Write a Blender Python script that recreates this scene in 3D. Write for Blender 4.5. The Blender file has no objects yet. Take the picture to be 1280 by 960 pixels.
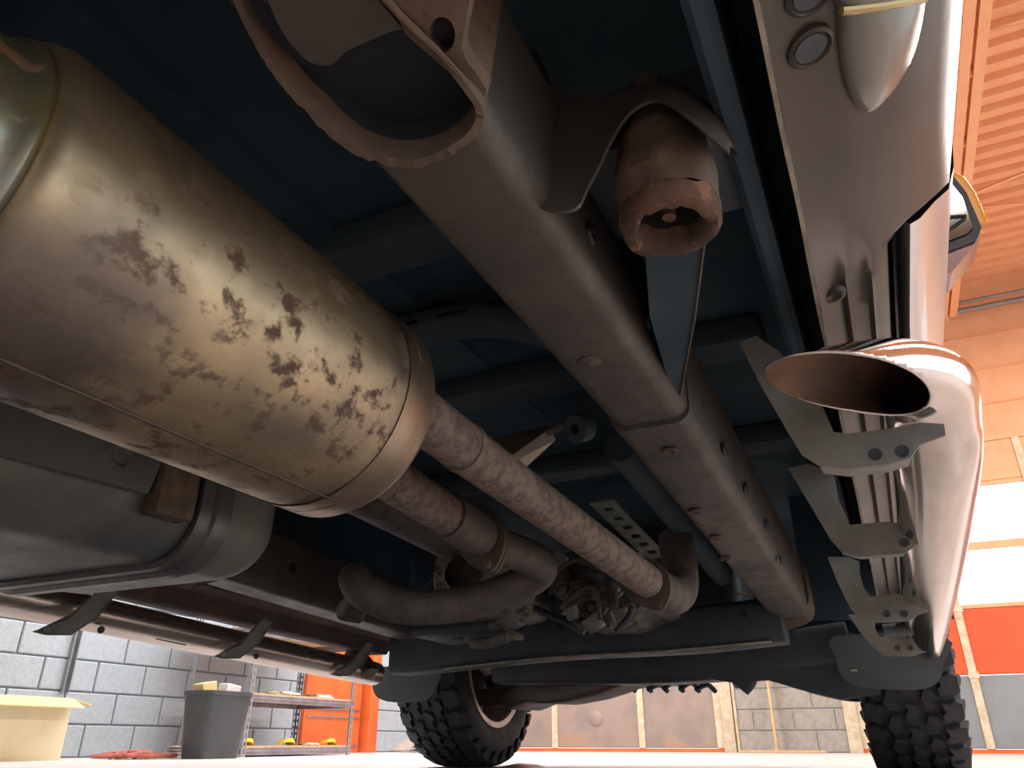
import bpy, bmesh, math, random
from mathutils import Vector, Matrix, noise
random.seed(7)
R = math.radians
sc = bpy.context.scene
# ------------------------------------------------------------------ camera, world, lamps, exposure
CAM_H, YAW, PITCH, FOC = 0.09, R(25.4), R(25.5), 940.0
cd = bpy.data.cameras.new('camera'); cam = bpy.data.objects.new('camera', cd); sc.collection.objects.link(cam)
cd.sensor_width = 36; cd.lens = FOC / 1280 * 36; cd.clip_start = 0.01
cam.location = (0, 0, CAM_H); cam.rotation_euler = (R(90) + PITCH, 0, YAW)
sc.camera = cam
sc.view_settings.view_transform = 'Standard'; sc.view_settings.look = 'None'
sc.view_settings.gamma = 1; sc.view_settings.exposure = 0.55
w = bpy.data.worlds.new('daylight'); sc.world = w; w.use_nodes = True
bg = w.node_tree.nodes['Background']
bg.inputs[0].default_value = (0.86, 0.95, 1.0, 1); bg.inputs[1].default_value = 1.45

def lamp(loc, rot, sx, sy, power, col):
    ld = bpy.data.lights.new('fill_light', 'AREA'); ld.shape = 'RECTANGLE'; ld.size = sx; ld.size_y = sy
    ld.energy = power; ld.color = col
    o = bpy.data.objects.new('fill_light', ld); sc.collection.objects.link(o); o.location = loc; o.rotation_euler = rot
# unseen fill lamps, added overhead to brighten the ceiling and background
lamp((2.8, 4.0, 4.2), (0, 0, 0), 0.4, 5.0, 260, (1, .96, .9))
lamp((-3.2, 5.2, 4.2), (0, 0, 0), 0.4, 5.0, 330, (.95, .98, 1))
lamp((-1.0, -3.0, 4.2), (0, 0, 0), 5.0, .4, 120, (1, .97, .92))

# ------------------------------------------------------------------ helpers
def at(px, py, x=None, y=None, z=None):
    """point of the place seen in the photograph at pixel (px, py), lying on a known plane x=, y= or z="""
    X, Y = px - 640, 480 - py
    f = FOC * math.cos(PITCH) - Y * math.sin(PITCH); u = Y * math.cos(PITCH) + FOC * math.sin(PITCH)
    v = Vector((X * math.cos(YAW) - f * math.sin(YAW), f * math.cos(YAW) + X * math.sin(YAW), u))
    s = x / v.x if x is not None else y / v.y if y is not None else (z - CAM_H) / v.z
    return v * s + Vector((0, 0, CAM_H))

def mk_obj(name, bm, mat, parent=None, sharp=35, label=None):
    me = bpy.data.meshes.new(name)
    bmesh.ops.recalc_face_normals(bm, faces=bm.faces[:])
    bm.to_mesh(me); bm.free()
    me.shade_smooth(); me.set_sharp_from_angle(angle=R(sharp))
    if mat: me.materials.append(mat)
    o = bpy.data.objects.new(name, me); sc.collection.objects.link(o)
    if parent:
        o.parent = parent
        if parent.type == 'EMPTY': o.matrix_parent_inverse = Matrix.Translation(parent.location).inverted()
    if label: o['label'] = label
    return o

def inst(src, name, mw, parent=None):
    o = bpy.data.objects.new(name, src.data); sc.collection.objects.link(o)
    if parent: o.parent = parent
    o.matrix_world = mw
    return o

def tag(o, label, cat, group=None, kind=None):
    if label: o['label'] = label
    if cat: o['category'] = cat
    if group: o['group'] = group
    if kind: o['kind'] = kind
    return o

def struct(o): o['kind'] = 'structure'; return o

def thing(name, loc, label, cat, group=None):
    e = bpy.data.objects.new(name, None); sc.collection.objects.link(e); e.location = loc; e.empty_display_size = .1
    bpy.context.view_layer.update()
    return tag(e, label, cat, group)

def add_box(bm, lo, hi, bev=0, seg=2, rot=None, jit=0):
    c = [(a + b) / 2 for a, b in zip(lo, hi)]; s = [abs(b - a) for a, b in zip(lo, hi)]
    m = Matrix.Translation(c) @ (rot.to_4x4() if rot else Matrix.Identity(4)) @ Matrix.Diagonal((*s, 1))
    r = bmesh.ops.create_cube(bm, size=1, matrix=m)
    vs = r['verts']
    if jit:
        for v in vs: v.co += Vector([random.uniform(-jit, jit) for _ in range(3)])
    if bev:
        es = list({e for v in vs for e in v.link_edges})
        bmesh.ops.bevel(bm, geom=es, offset=bev, segments=seg, profile=.5, affect='EDGES')

def catmull(pts, n=6, closed=False):
    pts = [Vector(p) for p in pts]; out = []; N = len(pts)
    rng = range(N if closed else N - 1)
    for i in rng:
        g = (lambda k: pts[k % N]) if closed else (lambda k: pts[max(0, min(N - 1, k))])
        p0, p1, p2, p3 = g(i - 1), g(i), g(i + 1), g(i + 2)
        for j in range(n):
            t = j / n
            out.append(.5 * ((2 * p1) + (p2 - p0) * t + (2 * p0 - 5 * p1 + 4 * p2 - p3) * t * t + (3 * p1 - p0 - 3 * p2 + p3) * t ** 3))
    if not closed: out.append(pts[-1])
    return out

def sweep(bm, path, prof, scales=None, up=(0, 0, 1), cap=True, closed_prof=True):
    """sweep the 2D profile [(side, up)] along path"""
    path = [Vector(p) for p in path]; n = len(path); up = Vector(up); rings = []
    for i, p in enumerate(path):
        t = (path[min(n - 1, i + 1)] - path[max(0, i - 1)]).normalized()
        s = t.cross(up)
        if s.length < 1e-4: s = Vector((1, 0, 0))
        s.normalize(); u = s.cross(t).normalized()
        k = scales[i] if scales else 1
        ks, ku = k if isinstance(k, tuple) else (k, k)
        rings.append([bm.verts.new(p + s * a * ks + u * b * ku) for a, b in prof])
    m = len(prof)
    for i in range(n - 1):
        for j in range(m if closed_prof else m - 1):
            bm.faces.new((rings[i][j], rings[i][(j + 1) % m], rings[i + 1][(j + 1) % m], rings[i + 1][j]))
    if cap and closed_prof:
        bm.faces.new(rings[0]); bm.faces.new(rings[-1][::-1])
    return rings

def circ(r, n=20, ry=None):
    ry = ry or r
    return [(r * math.cos(2 * math.pi * k / n), ry * math.sin(2 * math.pi * k / n)) for k in range(n)]

def tube(bm, path, r, n=20, scales=None, smooth=0, cap=True, up=(0, 0, 1)):
    if smooth: path = catmull(path, smooth)
    return sweep(bm, path, circ(r, n), scales, up=up, cap=cap)

def lathe(bm, prof, center, axis, n=40, cap=False):
    """prof = [(distance along axis, radius)]"""
    axis = Vector(axis).normalized(); c = Vector(center)
    a = axis.orthogonal().normalized(); b = axis.cross(a)
    rings = []
    for d, r in prof:
        rings.append([bm.verts.new(c + axis * d + (a * math.cos(2 * math.pi * k / n) + b * math.sin(2 * math.pi * k / n)) * max(r, 1e-4)) for k in range(n)])
    for i in range(len(rings) - 1):
        for k in range(n):
            bm.faces.new((rings[i][k], rings[i][(k + 1) % n], rings[i + 1][(k + 1) % n], rings[i + 1][k]))
    if cap: bm.faces.new(rings[0]); bm.faces.new(rings[-1][::-1])
    return rings

def plate(bm, pts, off, bev=0):
    """polygon of 3D points thickened by the vector off"""
    off = Vector(off); A = [bm.verts.new(Vector(p)) for p in pts]; B = [bm.verts.new(Vector(p) + off) for p in pts]; n = len(A)
    fs = [bm.faces.new(A), bm.faces.new(B[::-1])]
    for i in range(n): bm.faces.new((A[i], B[i], B[(i + 1) % n], A[(i + 1) % n]))
    es = [e for f in fs for e in f.edges]
    for f in fs: f.normal_update()
    bmesh.ops.triangulate(bm, faces=fs, ngon_method='EAR_CLIP')
    return A, B

def disc(bm, c, nrm, r, h, n=14, dome=0):
    lathe(bm, [(0, r), (h * .7, r), (h, r * .85), (h + dome, r * .02)], c, nrm, n)

def bolt(bm, c, nrm, r=.009, h=.008):
    lathe(bm, [(0, r * 1.5), (.002, r * 1.5), (.002, r), (h, r), (h, .0005)], c, nrm, 6)

def roughen(bm, amp, freq, seed=0):
    for v in bm.verts:
        p = v.co * freq + Vector((seed, seed, seed))
        v.co += Vector((noise.noise(p), noise.noise(p + Vector((9, 0, 0))), noise.noise(p + Vector((0, 9, 0))))) * amp

def NB(): return bmesh.new()

# ------------------------------------------------------------------ materials
def mat(name, c1, c2=None, rough=.6, metal=0, scale=12, bump=.15, bscale=None, spots=None, srough=.85, sth=.6, swid=.06, sscale=30,
        stretch=(1, 1, 1), third=None, tscale=4, tth=.5, detail=8, r2=None, coat=0, spec=.5):
    m = bpy.data.materials.new(name); m.use_nodes = True; nt = m.node_tree; N = nt.nodes; L = nt.links
    b = N['Principled BSDF']
    tc = N.new('ShaderNodeTexCoord'); mp = N.new('ShaderNodeMapping'); mp.inputs['Scale'].default_value = stretch
    geo = N.new('ShaderNodeNewGeometry'); L.new(tc.outputs['Object'], mp.inputs[0])
    def nz(sc_, det=detail, rg=.6):
        n = N.new('ShaderNodeTexNoise'); n.inputs['Scale'].default_value = sc_; n.inputs['Detail'].default_value = det
        n.inputs['Roughness'].default_value = rg; L.new(mp.outputs[0], n.inputs['Vector']); return n.outputs['Fac']
    def ramp(src, a, bb):
        r = N.new('ShaderNodeMapRange'); r.interpolation_type = 'SMOOTHSTEP'
        r.inputs['From Min'].default_value = a; r.inputs['From Max'].default_value = bb
        L.new(src, r.inputs[0]); return r.outputs[0]
    def mix(f, a, bb):
        x = N.new('ShaderNodeMix'); x.data_type = 'RGBA'; L.new(f, x.inputs[0])
        for s, v in ((6, a), (7, bb)):
            if isinstance(v, tuple): x.inputs[s].default_value = (*v, 1)
            else: L.new(v, x.inputs[s])
        return x.outputs[2]
    def mixv(f, a, bb):
        x = N.new('ShaderNodeMix'); L.new(f, x.inputs[0])
        for s, v in ((2, a), (3, bb)):
            if isinstance(v, (int, float)): x.inputs[s].default_value = v
            else: L.new(v, x.inputs[s])
        return x.outputs[0]
    c2 = c2 or tuple(v * .75 for v in c1)
    f = ramp(nz(scale), .35, .65); col = mix(f, c1, c2)
    rv = mixv(f, rough, r2 if r2 is not None else min(1, rough * 1.15)); mv = metal
    if third: col = mix(ramp(nz(tscale, 4), tth, tth + .15), col, third)
    if spots:
        s = ramp(nz(sscale, 6, .65), sth, sth + swid)
        if third: # spots gather where the large stain lies
            g = N.new('ShaderNodeMath'); g.operation = 'MULTIPLY'; L.new(s, g.inputs[0]); L.new(ramp(nz(tscale * .8, 2), .38, .55), g.inputs[1]); s = g.outputs[0]
        col = mix(s, col, spots); rv = mixv(s, rv, srough); mv = mixv(s, metal, metal * .2)
    L.new(col, b.inputs['Base Color']); L.new(rv, b.inputs['Roughness'])
    if isinstance(mv, (int, float)): b.inputs['Metallic'].default_value = mv
    else: L.new(mv, b.inputs['Metallic'])
    b.inputs['Coat Weight'].default_value = coat; b.inputs['Specular IOR Level'].default_value = spec
    if bump:
        bp = N.new('ShaderNodeBump'); bp.inputs['Strength'].default_value = bump; bp.inputs['Distance'].default_value = .004
        L.new(nz(bscale or scale * 4), bp.inputs['Height']); L.new(bp.outputs[0], b.inputs['Normal'])
    return m

M = {}
M['frame'] = mat('brown_frame_steel', (.130, .115, .100), (.088, .082, .076), .42, .35, 9, .35, 90, spots=(.13, .065, .04), sth=.64, sscale=22, r2=.58)
M['frame_rust'] = mat('rusty_frame_steel', (.13, .08, .058), (.075, .055, .046), .7, .15, 14, .5, 70, spots=(.17, .075, .04), sth=.58, sscale=18)
M['rust'] = mat('flaking_rust', (.17, .09, .06), (.08, .055, .045), .85, 0, 22, .9, 80, spots=(.28, .13, .08), sth=.58, sscale=45)
M['cup'] = mat('rusty_brown_bracket', (.17, .11, .075), (.10, .072, .056), .7, .15, 12, .6, 70, spots=(.10, .05, .035), sth=.6, sscale=50)
M['cup_grey'] = mat('grey_brown_plate', (.10, .085, .072), (.075, .066, .058), .75, .1, 12, .5, 60)
M['muffler'] = mat('stained_muffler_steel', (.60, .47, .29), (.38, .30, .20), .36, .8, 7, .10, 50, spots=(.13, .075, .055), sth=.50, swid=.13, sscale=48,
                   third=(.23, .19, .16), tscale=4.2, tth=.48, stretch=(1, .8, 1), r2=.5, srough=.8)
M['muffler_cap'] = mat('brushed_muffler_cap', (.42, .34, .25), (.28, .21, .15), .33, .85, 4, .12, 40, stretch=(1, 6, 1), r2=.42, spots=(.15, .09, .06), sth=.58, sscale=14)
M['collar'] = mat('yellowed_collar', (.50, .44, .24), (.34, .38, .40), .3, .8, 9, .15, 50, r2=.42, spots=(.32, .17, .09), sth=.58, sscale=26)
M['pipe'] = mat('pitted_pipe_rust', (.29, .225, .19), (.15, .115, .10), .72, .2, 60, 1.0, 150, spots=(.33, .23, .17), sth=.56, sscale=110)
M['pipe_dark'] = mat('dark_pipe_rust', (.165, .135, .12), (.11, .095, .088), .65, .25, 30, .5, 110)
M['flange'] = mat('flange_steel', (.12, .10, .085), (.16, .11, .08), .65, .35, 26, .6, 80)
M['hanger'] = mat('pale_hanger_steel', (.44, .40, .33), (.33, .28, .23), .5, .4, 14, .2)
M['under'] = mat('hazed_underbody_coating', (.055, .088, .115), (.040, .066, .088), .8, 0, 6, .3, 30, spec=.3)  # bluish lift of the lens haze is put into this colour
M['under_rib'] = mat('hazed_underbody_rib', (.060, .088, .110), (.046, .068, .088), .75, 0, 8, .3, 40)  # same haze lift in the rib colour
M['member'] = mat('dark_crossmember', (.075, .088, .10), (.052, .066, .078), .5, .3, 8, .3, 60, spots=(.12, .09, .07), sth=.7, sscale=12)
M['tank'] = mat('dull_black_plastic', (.24, .23, .205), (.13, .137, .135), .42, 0, 5, .12, 60, third=(.28, .23, .19), tscale=6, tth=.56, r2=.55)
M['strap'] = mat('grey_strap_steel', (.19, .18, .175), (.13, .13, .13), .38, .4, 8, .12)
M['shield'] = mat('dark_heat_shield', (.19, .20, .185), (.13, .14, .135), .5, .2, 6, .15, 50)
M['block'] = mat('dirty_block', (.24, .16, .09), (.12, .09, .065), .8, 0, 20, .6)
M['chrome'] = mat('chrome', (.66, .61, .58), (.60, .55, .52), .07, 1, 5, .05, 30, r2=.12)
M['chrome_dull'] = mat('brushed_step_steel', (.62, .52, .46), (.42, .36, .33), .24, .9, 4, .12, 50, stretch=(1, .2, 1), r2=.34)
M['recess_shade'] = mat('shaded_recess', (.05, .04, .035), (.03, .028, .026), .8, .0, 10, .3)  # shade of the bushing opening, put into the colour
M['bracket'] = mat('dusty_step_bracket', (.30, .295, .265), (.21, .215, .205), .62, .15, 10, .4, 60, spots=(.30, .21, .13), sth=.64, sscale=14)
M['sill'] = mat('bronze_sill_paint', (.062, .050, .043), (.05, .042, .037), .36, .25, 6, .05, 40, spec=.35)
M['paint'] = mat('silver_bronze_paint', (.62, .63, .65), (.57, .58, .60), .28, .75, 5, .05, 40, coat=.3)
M['seam'] = mat('pale_seam_sealer', (.42, .38, .31), (.25, .21, .17), .6, 0, 20, .4)
M['trim_pale'] = mat('pale_flare_plastic', (.20, .195, .17), (.16, .155, .14), .3, .2, 6, .1, 40, coat=.2)
M['gold'] = mat('yellowed_lens', (.5, .38, .16), (.4, .3, .15), .2, .3, 6, .05)
M['black'] = mat('black_plastic', (.02, .022, .026), (.014, .015, .018), .35, 0, 8, .1)
M['rubber'] = mat('tyre_rubber', (.035, .038, .042), (.022, .024, .028), .72, 0, 14, .4, 60)
M['flap'] = mat('grey_mud_flap', (.085, .10, .105), (.07, .08, .085), .5, 0, 8, .15, 50)
M['alloy'] = mat('brake_dusted_alloy', (.62, .52, .44), (.45, .36, .30), .4, .6, 10, .2)
M['cast'] = mat('dirty_cast_alloy', (.26, .25, .22), (.13, .13, .12), .6, .3, 16, .7, 50, spots=(.09, .07, .055), sth=.55, sscale=25)
M['cast_pale'] = mat('pale_cast_alloy', (.34, .36, .33), (.20, .21, .19), .5, .5, 16, .5, 50)
M['suspension'] = mat('grey_brown_suspension_steel', (.15, .125, .105), (.10, .09, .08), .55, .3, 10, .4, 60)
M['amber'] = mat('amber_plastic', (.8, .33, .03), (.75, .28, .02), .25, 0, 5, 0)
M['mirror'] = mat('mirror_glass', (.25, .28, .28), (.22, .25, .25), .05, 1, 3, 0, r2=.06)
M['plum'] = mat('plum_mirror_paint', (.22, .13, .13), (.18, .11, .11), .25, .5, 5, 0, coat=.4)
# room
M['mortar'] = mat('grey_mortar', (.30, .33, .36), (.26, .29, .32), .9, 0, 20, .4)
M['cmu'] = mat('painted_block', (.40, .45, .49), (.34, .39, .43), .5, 0, 40, 1.0, 120, r2=.6, spec=.6)
M['cmu_tan'] = mat('tan_block', (.36, .32, .28), (.30, .27, .23), .8, 0, 20, .7, 90)
M['floor'] = mat('shop_floor_paint', (.58, .55, .53), (.50, .46, .44), .35, 0, 5, .2, 40, third=(.56, .38, .28), tscale=1.2, tth=.60, r2=.5)
M['orange'] = mat('orange_wall_paint', (.78, .15, .03), (.70, .12, .025), .5, 0, 5, .1)
M['orange_red'] = mat('red_orange_door_panel', (.75, .10, .025), (.68, .085, .02), .5, 0, 5, .1)
M['peach'] = mat('peach_ceiling_paint', (.82, .38, .19), (.78, .35, .17), .6, 0, 5, .1)
M['peach_wall'] = mat('peach_wall_paint', (.82, .42, .22), (.78, .38, .19), .6, 0, 5, .1)
M['door_grey'] = mat('stained_door_panel', (.36, .27, .22), (.27, .22, .19), .5, .2, 3, .15, 30, third=(.42, .25, .17), tscale=2, tth=.55)
M['door_blue'] = mat('grey_door_panel', (.27, .29, .29), (.23, .25, .26), .5, .2, 3, .15, 30)
M['batten'] = mat('cream_batten', (.68, .58, .42), (.55, .42, .27), .6, 0, 14, .4, 60, spots=(.35, .22, .12), sth=.66, sscale=25)
M['wood'] = mat('raw_wood', (.62, .42, .20), (.50, .32, .15), .7, 0, 8, .3, 50, stretch=(6, 6, .6))
M['galv'] = mat('galvanised_steel', (.42, .45, .47), (.34, .37, .39), .35, .8, 10, .1)
M['shelf'] = mat('grey_shelf_steel', (.33, .31, .33), (.24, .22, .24), .35, .7, 8, .1)
M['chip'] = mat('particle_board', (.62, .42, .25), (.48, .31, .18), .8, 0, 30, .4)
M['card'] = mat('yellow_cardboard', (.74, .60, .28), (.68, .54, .25), .85, 0, 5, .15)
M['card_side'] = mat('pale_cardboard', (.70, .62, .42), (.66, .57, .38), .85, 0, 5, .15)
M['bin'] = mat('grey_bin_plastic', (.055, .066, .072), (.045, .054, .06), .35, 0, 6, .05)
M['white'] = mat('white_paper', (.75, .75, .72), (.65, .65, .62), .8, 0, 9, .1)
M['rag'] = mat('red_rag_cloth', (.50, .16, .12), (.36, .10, .08), .9, 0, 18, .5)
M['ragw'] = mat('pale_rag_cloth', (.66, .60, .48), (.50, .44, .36), .9, 0, 18, .5)
M['yel'] = mat('yellow_plastic', (.85, .55, .04), (.8, .5, .03), .4, 0, 5, 0)
M['pipe_grey'] = mat('grey_conduit', (.30, .27, .25), (.24, .22, .20), .5, .4, 8, 0)
def glass():
    m = bpy.data.materials.new('window_glass'); m.use_nodes = True; b = m.node_tree.nodes['Principled BSDF']
    b.inputs['Base Color'].default_value = (1, 1, 1, 1); b.inputs['Transmission Weight'].default_value = 1
    b.inputs['Roughness'].default_value = 0; b.inputs['IOR'].default_value = 1.05
    return m
M['glass'] = glass()

# ------------------------------------------------------------------ THE ROOM
XL, YF, ZC = -5.0, 8.8, 4.8
bm = NB(); add_box(bm, (-6, -6, -.1), (8, 10, 0)); struct(mk_obj('floor', bm, M['floor']))
# left wall: mortar bed with every block proud of it
bm = NB(); add_box(bm, (XL - .2, -6, 0), (XL - .006, YF + .2, ZC)); wl = struct(mk_obj('wall_left', bm, M['mortar']))
def block_mesh(w_, d_, h_, bev=.006):
    b = NB(); add_box(b, (-d_ / 2, -w_ / 2, -h_ / 2), (d_ / 2, w_ / 2, h_ / 2), bev, 1); return b
CW, CH = .4, .2
proto = mk_obj('concrete_block', block_mesh(CW - .010, .02, CH - .010), M['cmu'], wl)
first = True
for r in range(7):
    y0 = 1.4 + (r % 2) * CW / 2
    while y0 + CW < YF:
        if not (r < 10 and 6.05 < y0 + CW / 2 < 7.15):
            loc = Matrix.Translation((XL, y0 + CW / 2, r * CH + CH / 2))
            if first: proto.location = loc.translation; first = False
            else: inst(proto, 'concrete_block', loc, wl)
        y0 += CW
# orange door and post in the left wall
bm = NB(); add_box(bm, (XL - .02, 5.98, 0), (XL + .05, 6.85, 2.2), .006); d3 = struct(mk_obj('door_3', bm, M['orange']))
bm = NB()
for z_ in (.30, .37, .05): add_box(bm, (XL + .05, 6.02, z_), (XL + .06, 6.82, z_ + .018), .003)
mk_obj('rail', bm, M['shelf'], d3)
bm = NB(); add_box(bm, (XL - .01, 6.9, 0), (XL + .12, 7.02, 2.3), .006); add_box(bm, (XL - .01, 7.04, 0), (XL + .08, 7.12, 2.3), .006)
struct(mk_obj('trim_1', bm, M['orange']))
# steel strut channel on left wall
bm = NB()
a0 = at(82, 866, x=XL + .03); a1 = at(96, 795, x=XL + .03)
y_ = (a0.y + a1.y) / 2
for dy, dx in ((-.02, .03), (.02, .03)): add_box(bm, (XL + .012, y_ + dy - .004, a0.z), (XL + .012 + dx, y_ + dy + .004, 2.6), .001)
add_box(bm, (XL + .008, y_ - .024, a0.z), (XL + .014, y_ + .024, 2.6), .001)
tag(mk_obj('strut_channel', bm, M['galv']), 'upright galvanised strut channel fixed to grey block wall above the box', 'channel')

bm = NB(); add_box(bm, (-5.2, -6.2, 0), (8, -6, ZC)); struct(mk_obj('wall_back_blocker', bm, M['mortar']))  # unseen wall, added to cut the light coming from behind
# front wall: two sectional doors, block pier between them, peach wall above
bm = NB(); add_box(bm, (-6, YF, 2.95), (8, YF + .2, ZC)); add_box(bm, (4.4, YF, 0), (8, YF + .2, 2.95)); wf = struct(mk_obj('wall_front', bm, M['peach_wall']))
bm = NB()
for z_ in (3.35, 3.75, 4.15, 4.5): add_box(bm, (-.4, YF - .012, z_), (6, YF, z_ + .012))
mk_obj('panel_joint', bm, M['peach'], wf)
bm = NB(); add_box(bm, (-1.6, YF - .02, 0), (-.5, YF + .2, 2.95)); wp = struct(mk_obj('wall_pier', bm, M['mortar']))
pm = mk_obj('concrete_block', block_mesh(CW - .01, .02, CH - .01), M['cmu_tan'], wp); pm['label'] = 'tan block'
k = 0
for r in range(6):
    x0 = -1.6 - (r % 2) * CW / 2
    while x0 < -.55:
        xa, xb = max(x0, -1.6), min(x0 + CW, -.5)
        if xb - xa > .08:
            m_ = Matrix.Translation(((xa + xb) / 2, YF - .02, r * CH + CH / 2)) @ Matrix.Rotation(R(90), 4, 'Z') @ Matrix.Diagonal((1, (xb - xa) / CW, 1, 1))
            if k == 0: pm.matrix_world = m_
            else: inst(pm, 'concrete_block', m_, wp)
            k += 1
        x0 += CW
def door(name, x0, x1, rows, batx):
    bm = NB(); add_box(bm, (x0, YF - .01, 0), (x1, YF + .06, .035)); root = struct(mk_obj(name, bm, M['orange']))
    xs = [x0] + batx + [x1]
    for z0, z1, kind in rows:
        if kind == 'glass':
            for i in range(len(xs) - 1):
                f = NB(); a_, b_ = xs[i] + .003, xs[i + 1] - .003
                for lo, hi in (((a_, z0), (b_, z0 + .035)), ((a_, z1 - .035), (b_, z1)), ((a_, z0 + .035), (a_ + .03, z1 - .035)), ((b_ - .03, z0 + .035), (b_, z1 - .035))):
                    add_box(f, (lo[0], YF, lo[1]), (hi[0], YF + .045, hi[1]))
                fo = mk_obj('window_frame', f, M['peach_wall'], root)
                g = NB(); add_box(g, (a_ + .03, YF + .02, z0 + .035), (b_ - .03, YF + .024, z1 - .035)); mk_obj('pane', g, M['glass'], fo)
        else:
            for i in range(len(xs) - 1):
                g = NB(); add_box(g, (xs[i] + .003, YF, z0 + .004), (xs[i + 1] - .003, YF + .05, z1 - .004), .008, 1)
                mk_obj('panel', g, M[kind], root)
    bb = None
    zt = rows[-1][1]
    for x in [x0 + .04] + batx + [x1 - .04]:
        g = NB(); add_box(g, (x - .035, YF - .02, .035), (x + .035, YF - .001, zt), .003, 1)
        for q in range(2): add_box(g, (x - .042, YF - .026, rows[q][1] - .03), (x + .05, YF - .02, rows[q][1] + .03), .002, 1)
        mk_obj('batten', g, M['batten'], root)
    return root
d1 = door('door_1', -5.0, -1.72, [(.035, .67, 'door_grey'), (.67, 1.28, 'orange_red'), (1.28, 1.9, 'glass'), (1.9, 2.52, 'glass'), (2.52, 2.95, 'peach_wall')],
          [at(694, 905, y=YF).x, at(802, 905, y=YF).x])
d2 = door('door_2', -.40, 4.4, [(.035, .67, 'door_blue'), (.67, 1.28, 'orange_red'), (1.28, 1.88, 'glass'), (1.88, 2.52, 'glass'), (2.52, 2.95, 'peach_wall')],
          [at(1222, 850, y=YF).x - .62, at(1218, 850, y=YF).x, at(1218, 850, y=YF).x + .9, at(1218, 850, y=YF).x + 1.8])
bm = NB(); c = at(745, 898, y=YF); disc(bm, (c.x, YF, c.z), (0, -1, 0), .075, .012, 20, .004); mk_obj('round_cover', bm, M['door_grey'], d1)
# wooden jambs and the plank
bm = NB(); add_box(bm, (-1.72, YF - .05, 0), (-1.60, YF + .05, 2.95), .004); add_box(bm, (-1.585, YF - .05, 0), (-1.56, YF - .02, 2.95), .003)
struct(mk_obj('trim_2', bm, M['batten']))
bm = NB(); add_box(bm, (-.52, YF - .05, 0), (-.40, YF + .05, 2.95), .004); struct(mk_obj('trim_3', bm, M['batten']))
p0 = at(970, 940, y=YF - .15)
bm = NB(); sweep(bm, [(p0.x + .02, YF - .2, .01), (p0.x, YF - .05, 1.3)], [(-.025, -.012), (.025, -.012), (.025, .012), (-.025, .012)], up=(1, 0, 0))
tag(mk_obj('wooden_stick', bm, M['wood']), 'thin raw wooden stick leaning against the tan block pier', 'stick')
bm = NB(); p1 = at(925, 942, y=YF - .25); p2 = at(1034, 943, y=YF - .3)
add_box(bm, (p1.x, YF - .34, 0), (p2.x, YF - .28, .022), .004); tag(mk_obj('wooden_board', bm, M['wood']), 'flat raw wooden board lying on the floor before the block pier', 'board')

# ceiling: corrugated deck, truss, bridging, conduit
bm = NB(); prof = []
y_ = -6.0
while y_ < YF + .2:
    prof += [(y_, ZC), (y_ + .085, ZC), (y_ + .105, ZC + .055), (y_ + .16, ZC + .055)]; y_ += .18
vs0 = [bm.verts.new((-6, y, z)) for y, z in prof]; vs1 = [bm.verts.new((8, y, z)) for y, z in prof]
vs2 = [bm.verts.new((-6, y, z + .12)) for y, z in prof]; vs3 = [bm.verts.new((8, y, z + .12)) for y, z in prof]
for i in range(len(prof) - 1):
    bm.faces.new((vs0[i], vs1[i], vs1[i + 1], vs0[i + 1])); bm.faces.new((vs2[i], vs3[i], vs3[i + 1], vs2[i + 1]))
struct(mk_obj('ceiling', bm, M['peach'], sharp=20))
def angle_bar(bm, a, b, s=.05, t=.006):
    sweep(bm, [a, b], [(0, 0), (s, 0), (s, t), (t, t), (t, s), (0, s)], up=(0, 0, 1))
def truss(x, name_root=None):
    bm = NB()
    zb = ZC - .5
    for dx, fl in ((-.012, -1), (.012, 1)):
        sweep(bm, [(x + dx, -2, zb), (x + dx, YF - .3, zb)], [(0, 0), (.07 * fl, 0), (.07 * fl, .007), (.007 * fl, .007), (.007 * fl, .07), (0, .07)])
        sweep(bm, [(x + dx, -2, ZC - .07), (x + dx, YF - .01, ZC - .07)], [(0, 0), (.05 * fl, 0), (.05 * fl, .06), (0, .06)])
    b = bm; o = mk_obj('trim_4' if not name_root else name_root, b, M['peach']); struct(o)
    y = -2
    kk = 0
    while y < YF - .9:
        g = NB(); tube(g, [(x, y, zb + .01), (x, y + .38, ZC - .04)], .011, 8); tube(g, [(x, y + .38, ZC - .04), (x, y + .76, zb + .01)], .011, 8)
        mk_obj('web_bar', g, M['peach'], o); y += .76
    return o
tx = at(1212, 120, z=ZC - .5).x
truss(tx); truss(tx + 1.9, 'trim_5'); truss(tx - 2.4, 'trim_6')
bm = NB()
for (ya, za, yb, zb_) in ((4.9, ZC - .06, 4.9, ZC - .45), (6.4, ZC - .45, 6.4, ZC - .06), (7.1, ZC - .06, 7.1, ZC - .45)):
    angle_bar(bm, (tx, ya, za), (tx + 1.9, yb, zb_), .03, .005)
struct(mk_obj('trim_7', bm, M['peach']))
bm = NB()
for dz, dy in ((0, 0), (.07, -.06)):
    tube(bm, [(.4, YF - .16 + dy, 4.42 + dz), (5.5, YF - .16 + dy, 4.42 + dz)], .03 if dz == 0 else .02, 12)
tag(mk_obj('conduit', bm, M['pipe_grey']), 'pair of grey conduits running level under the orange ceiling deck', 'conduit')

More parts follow.
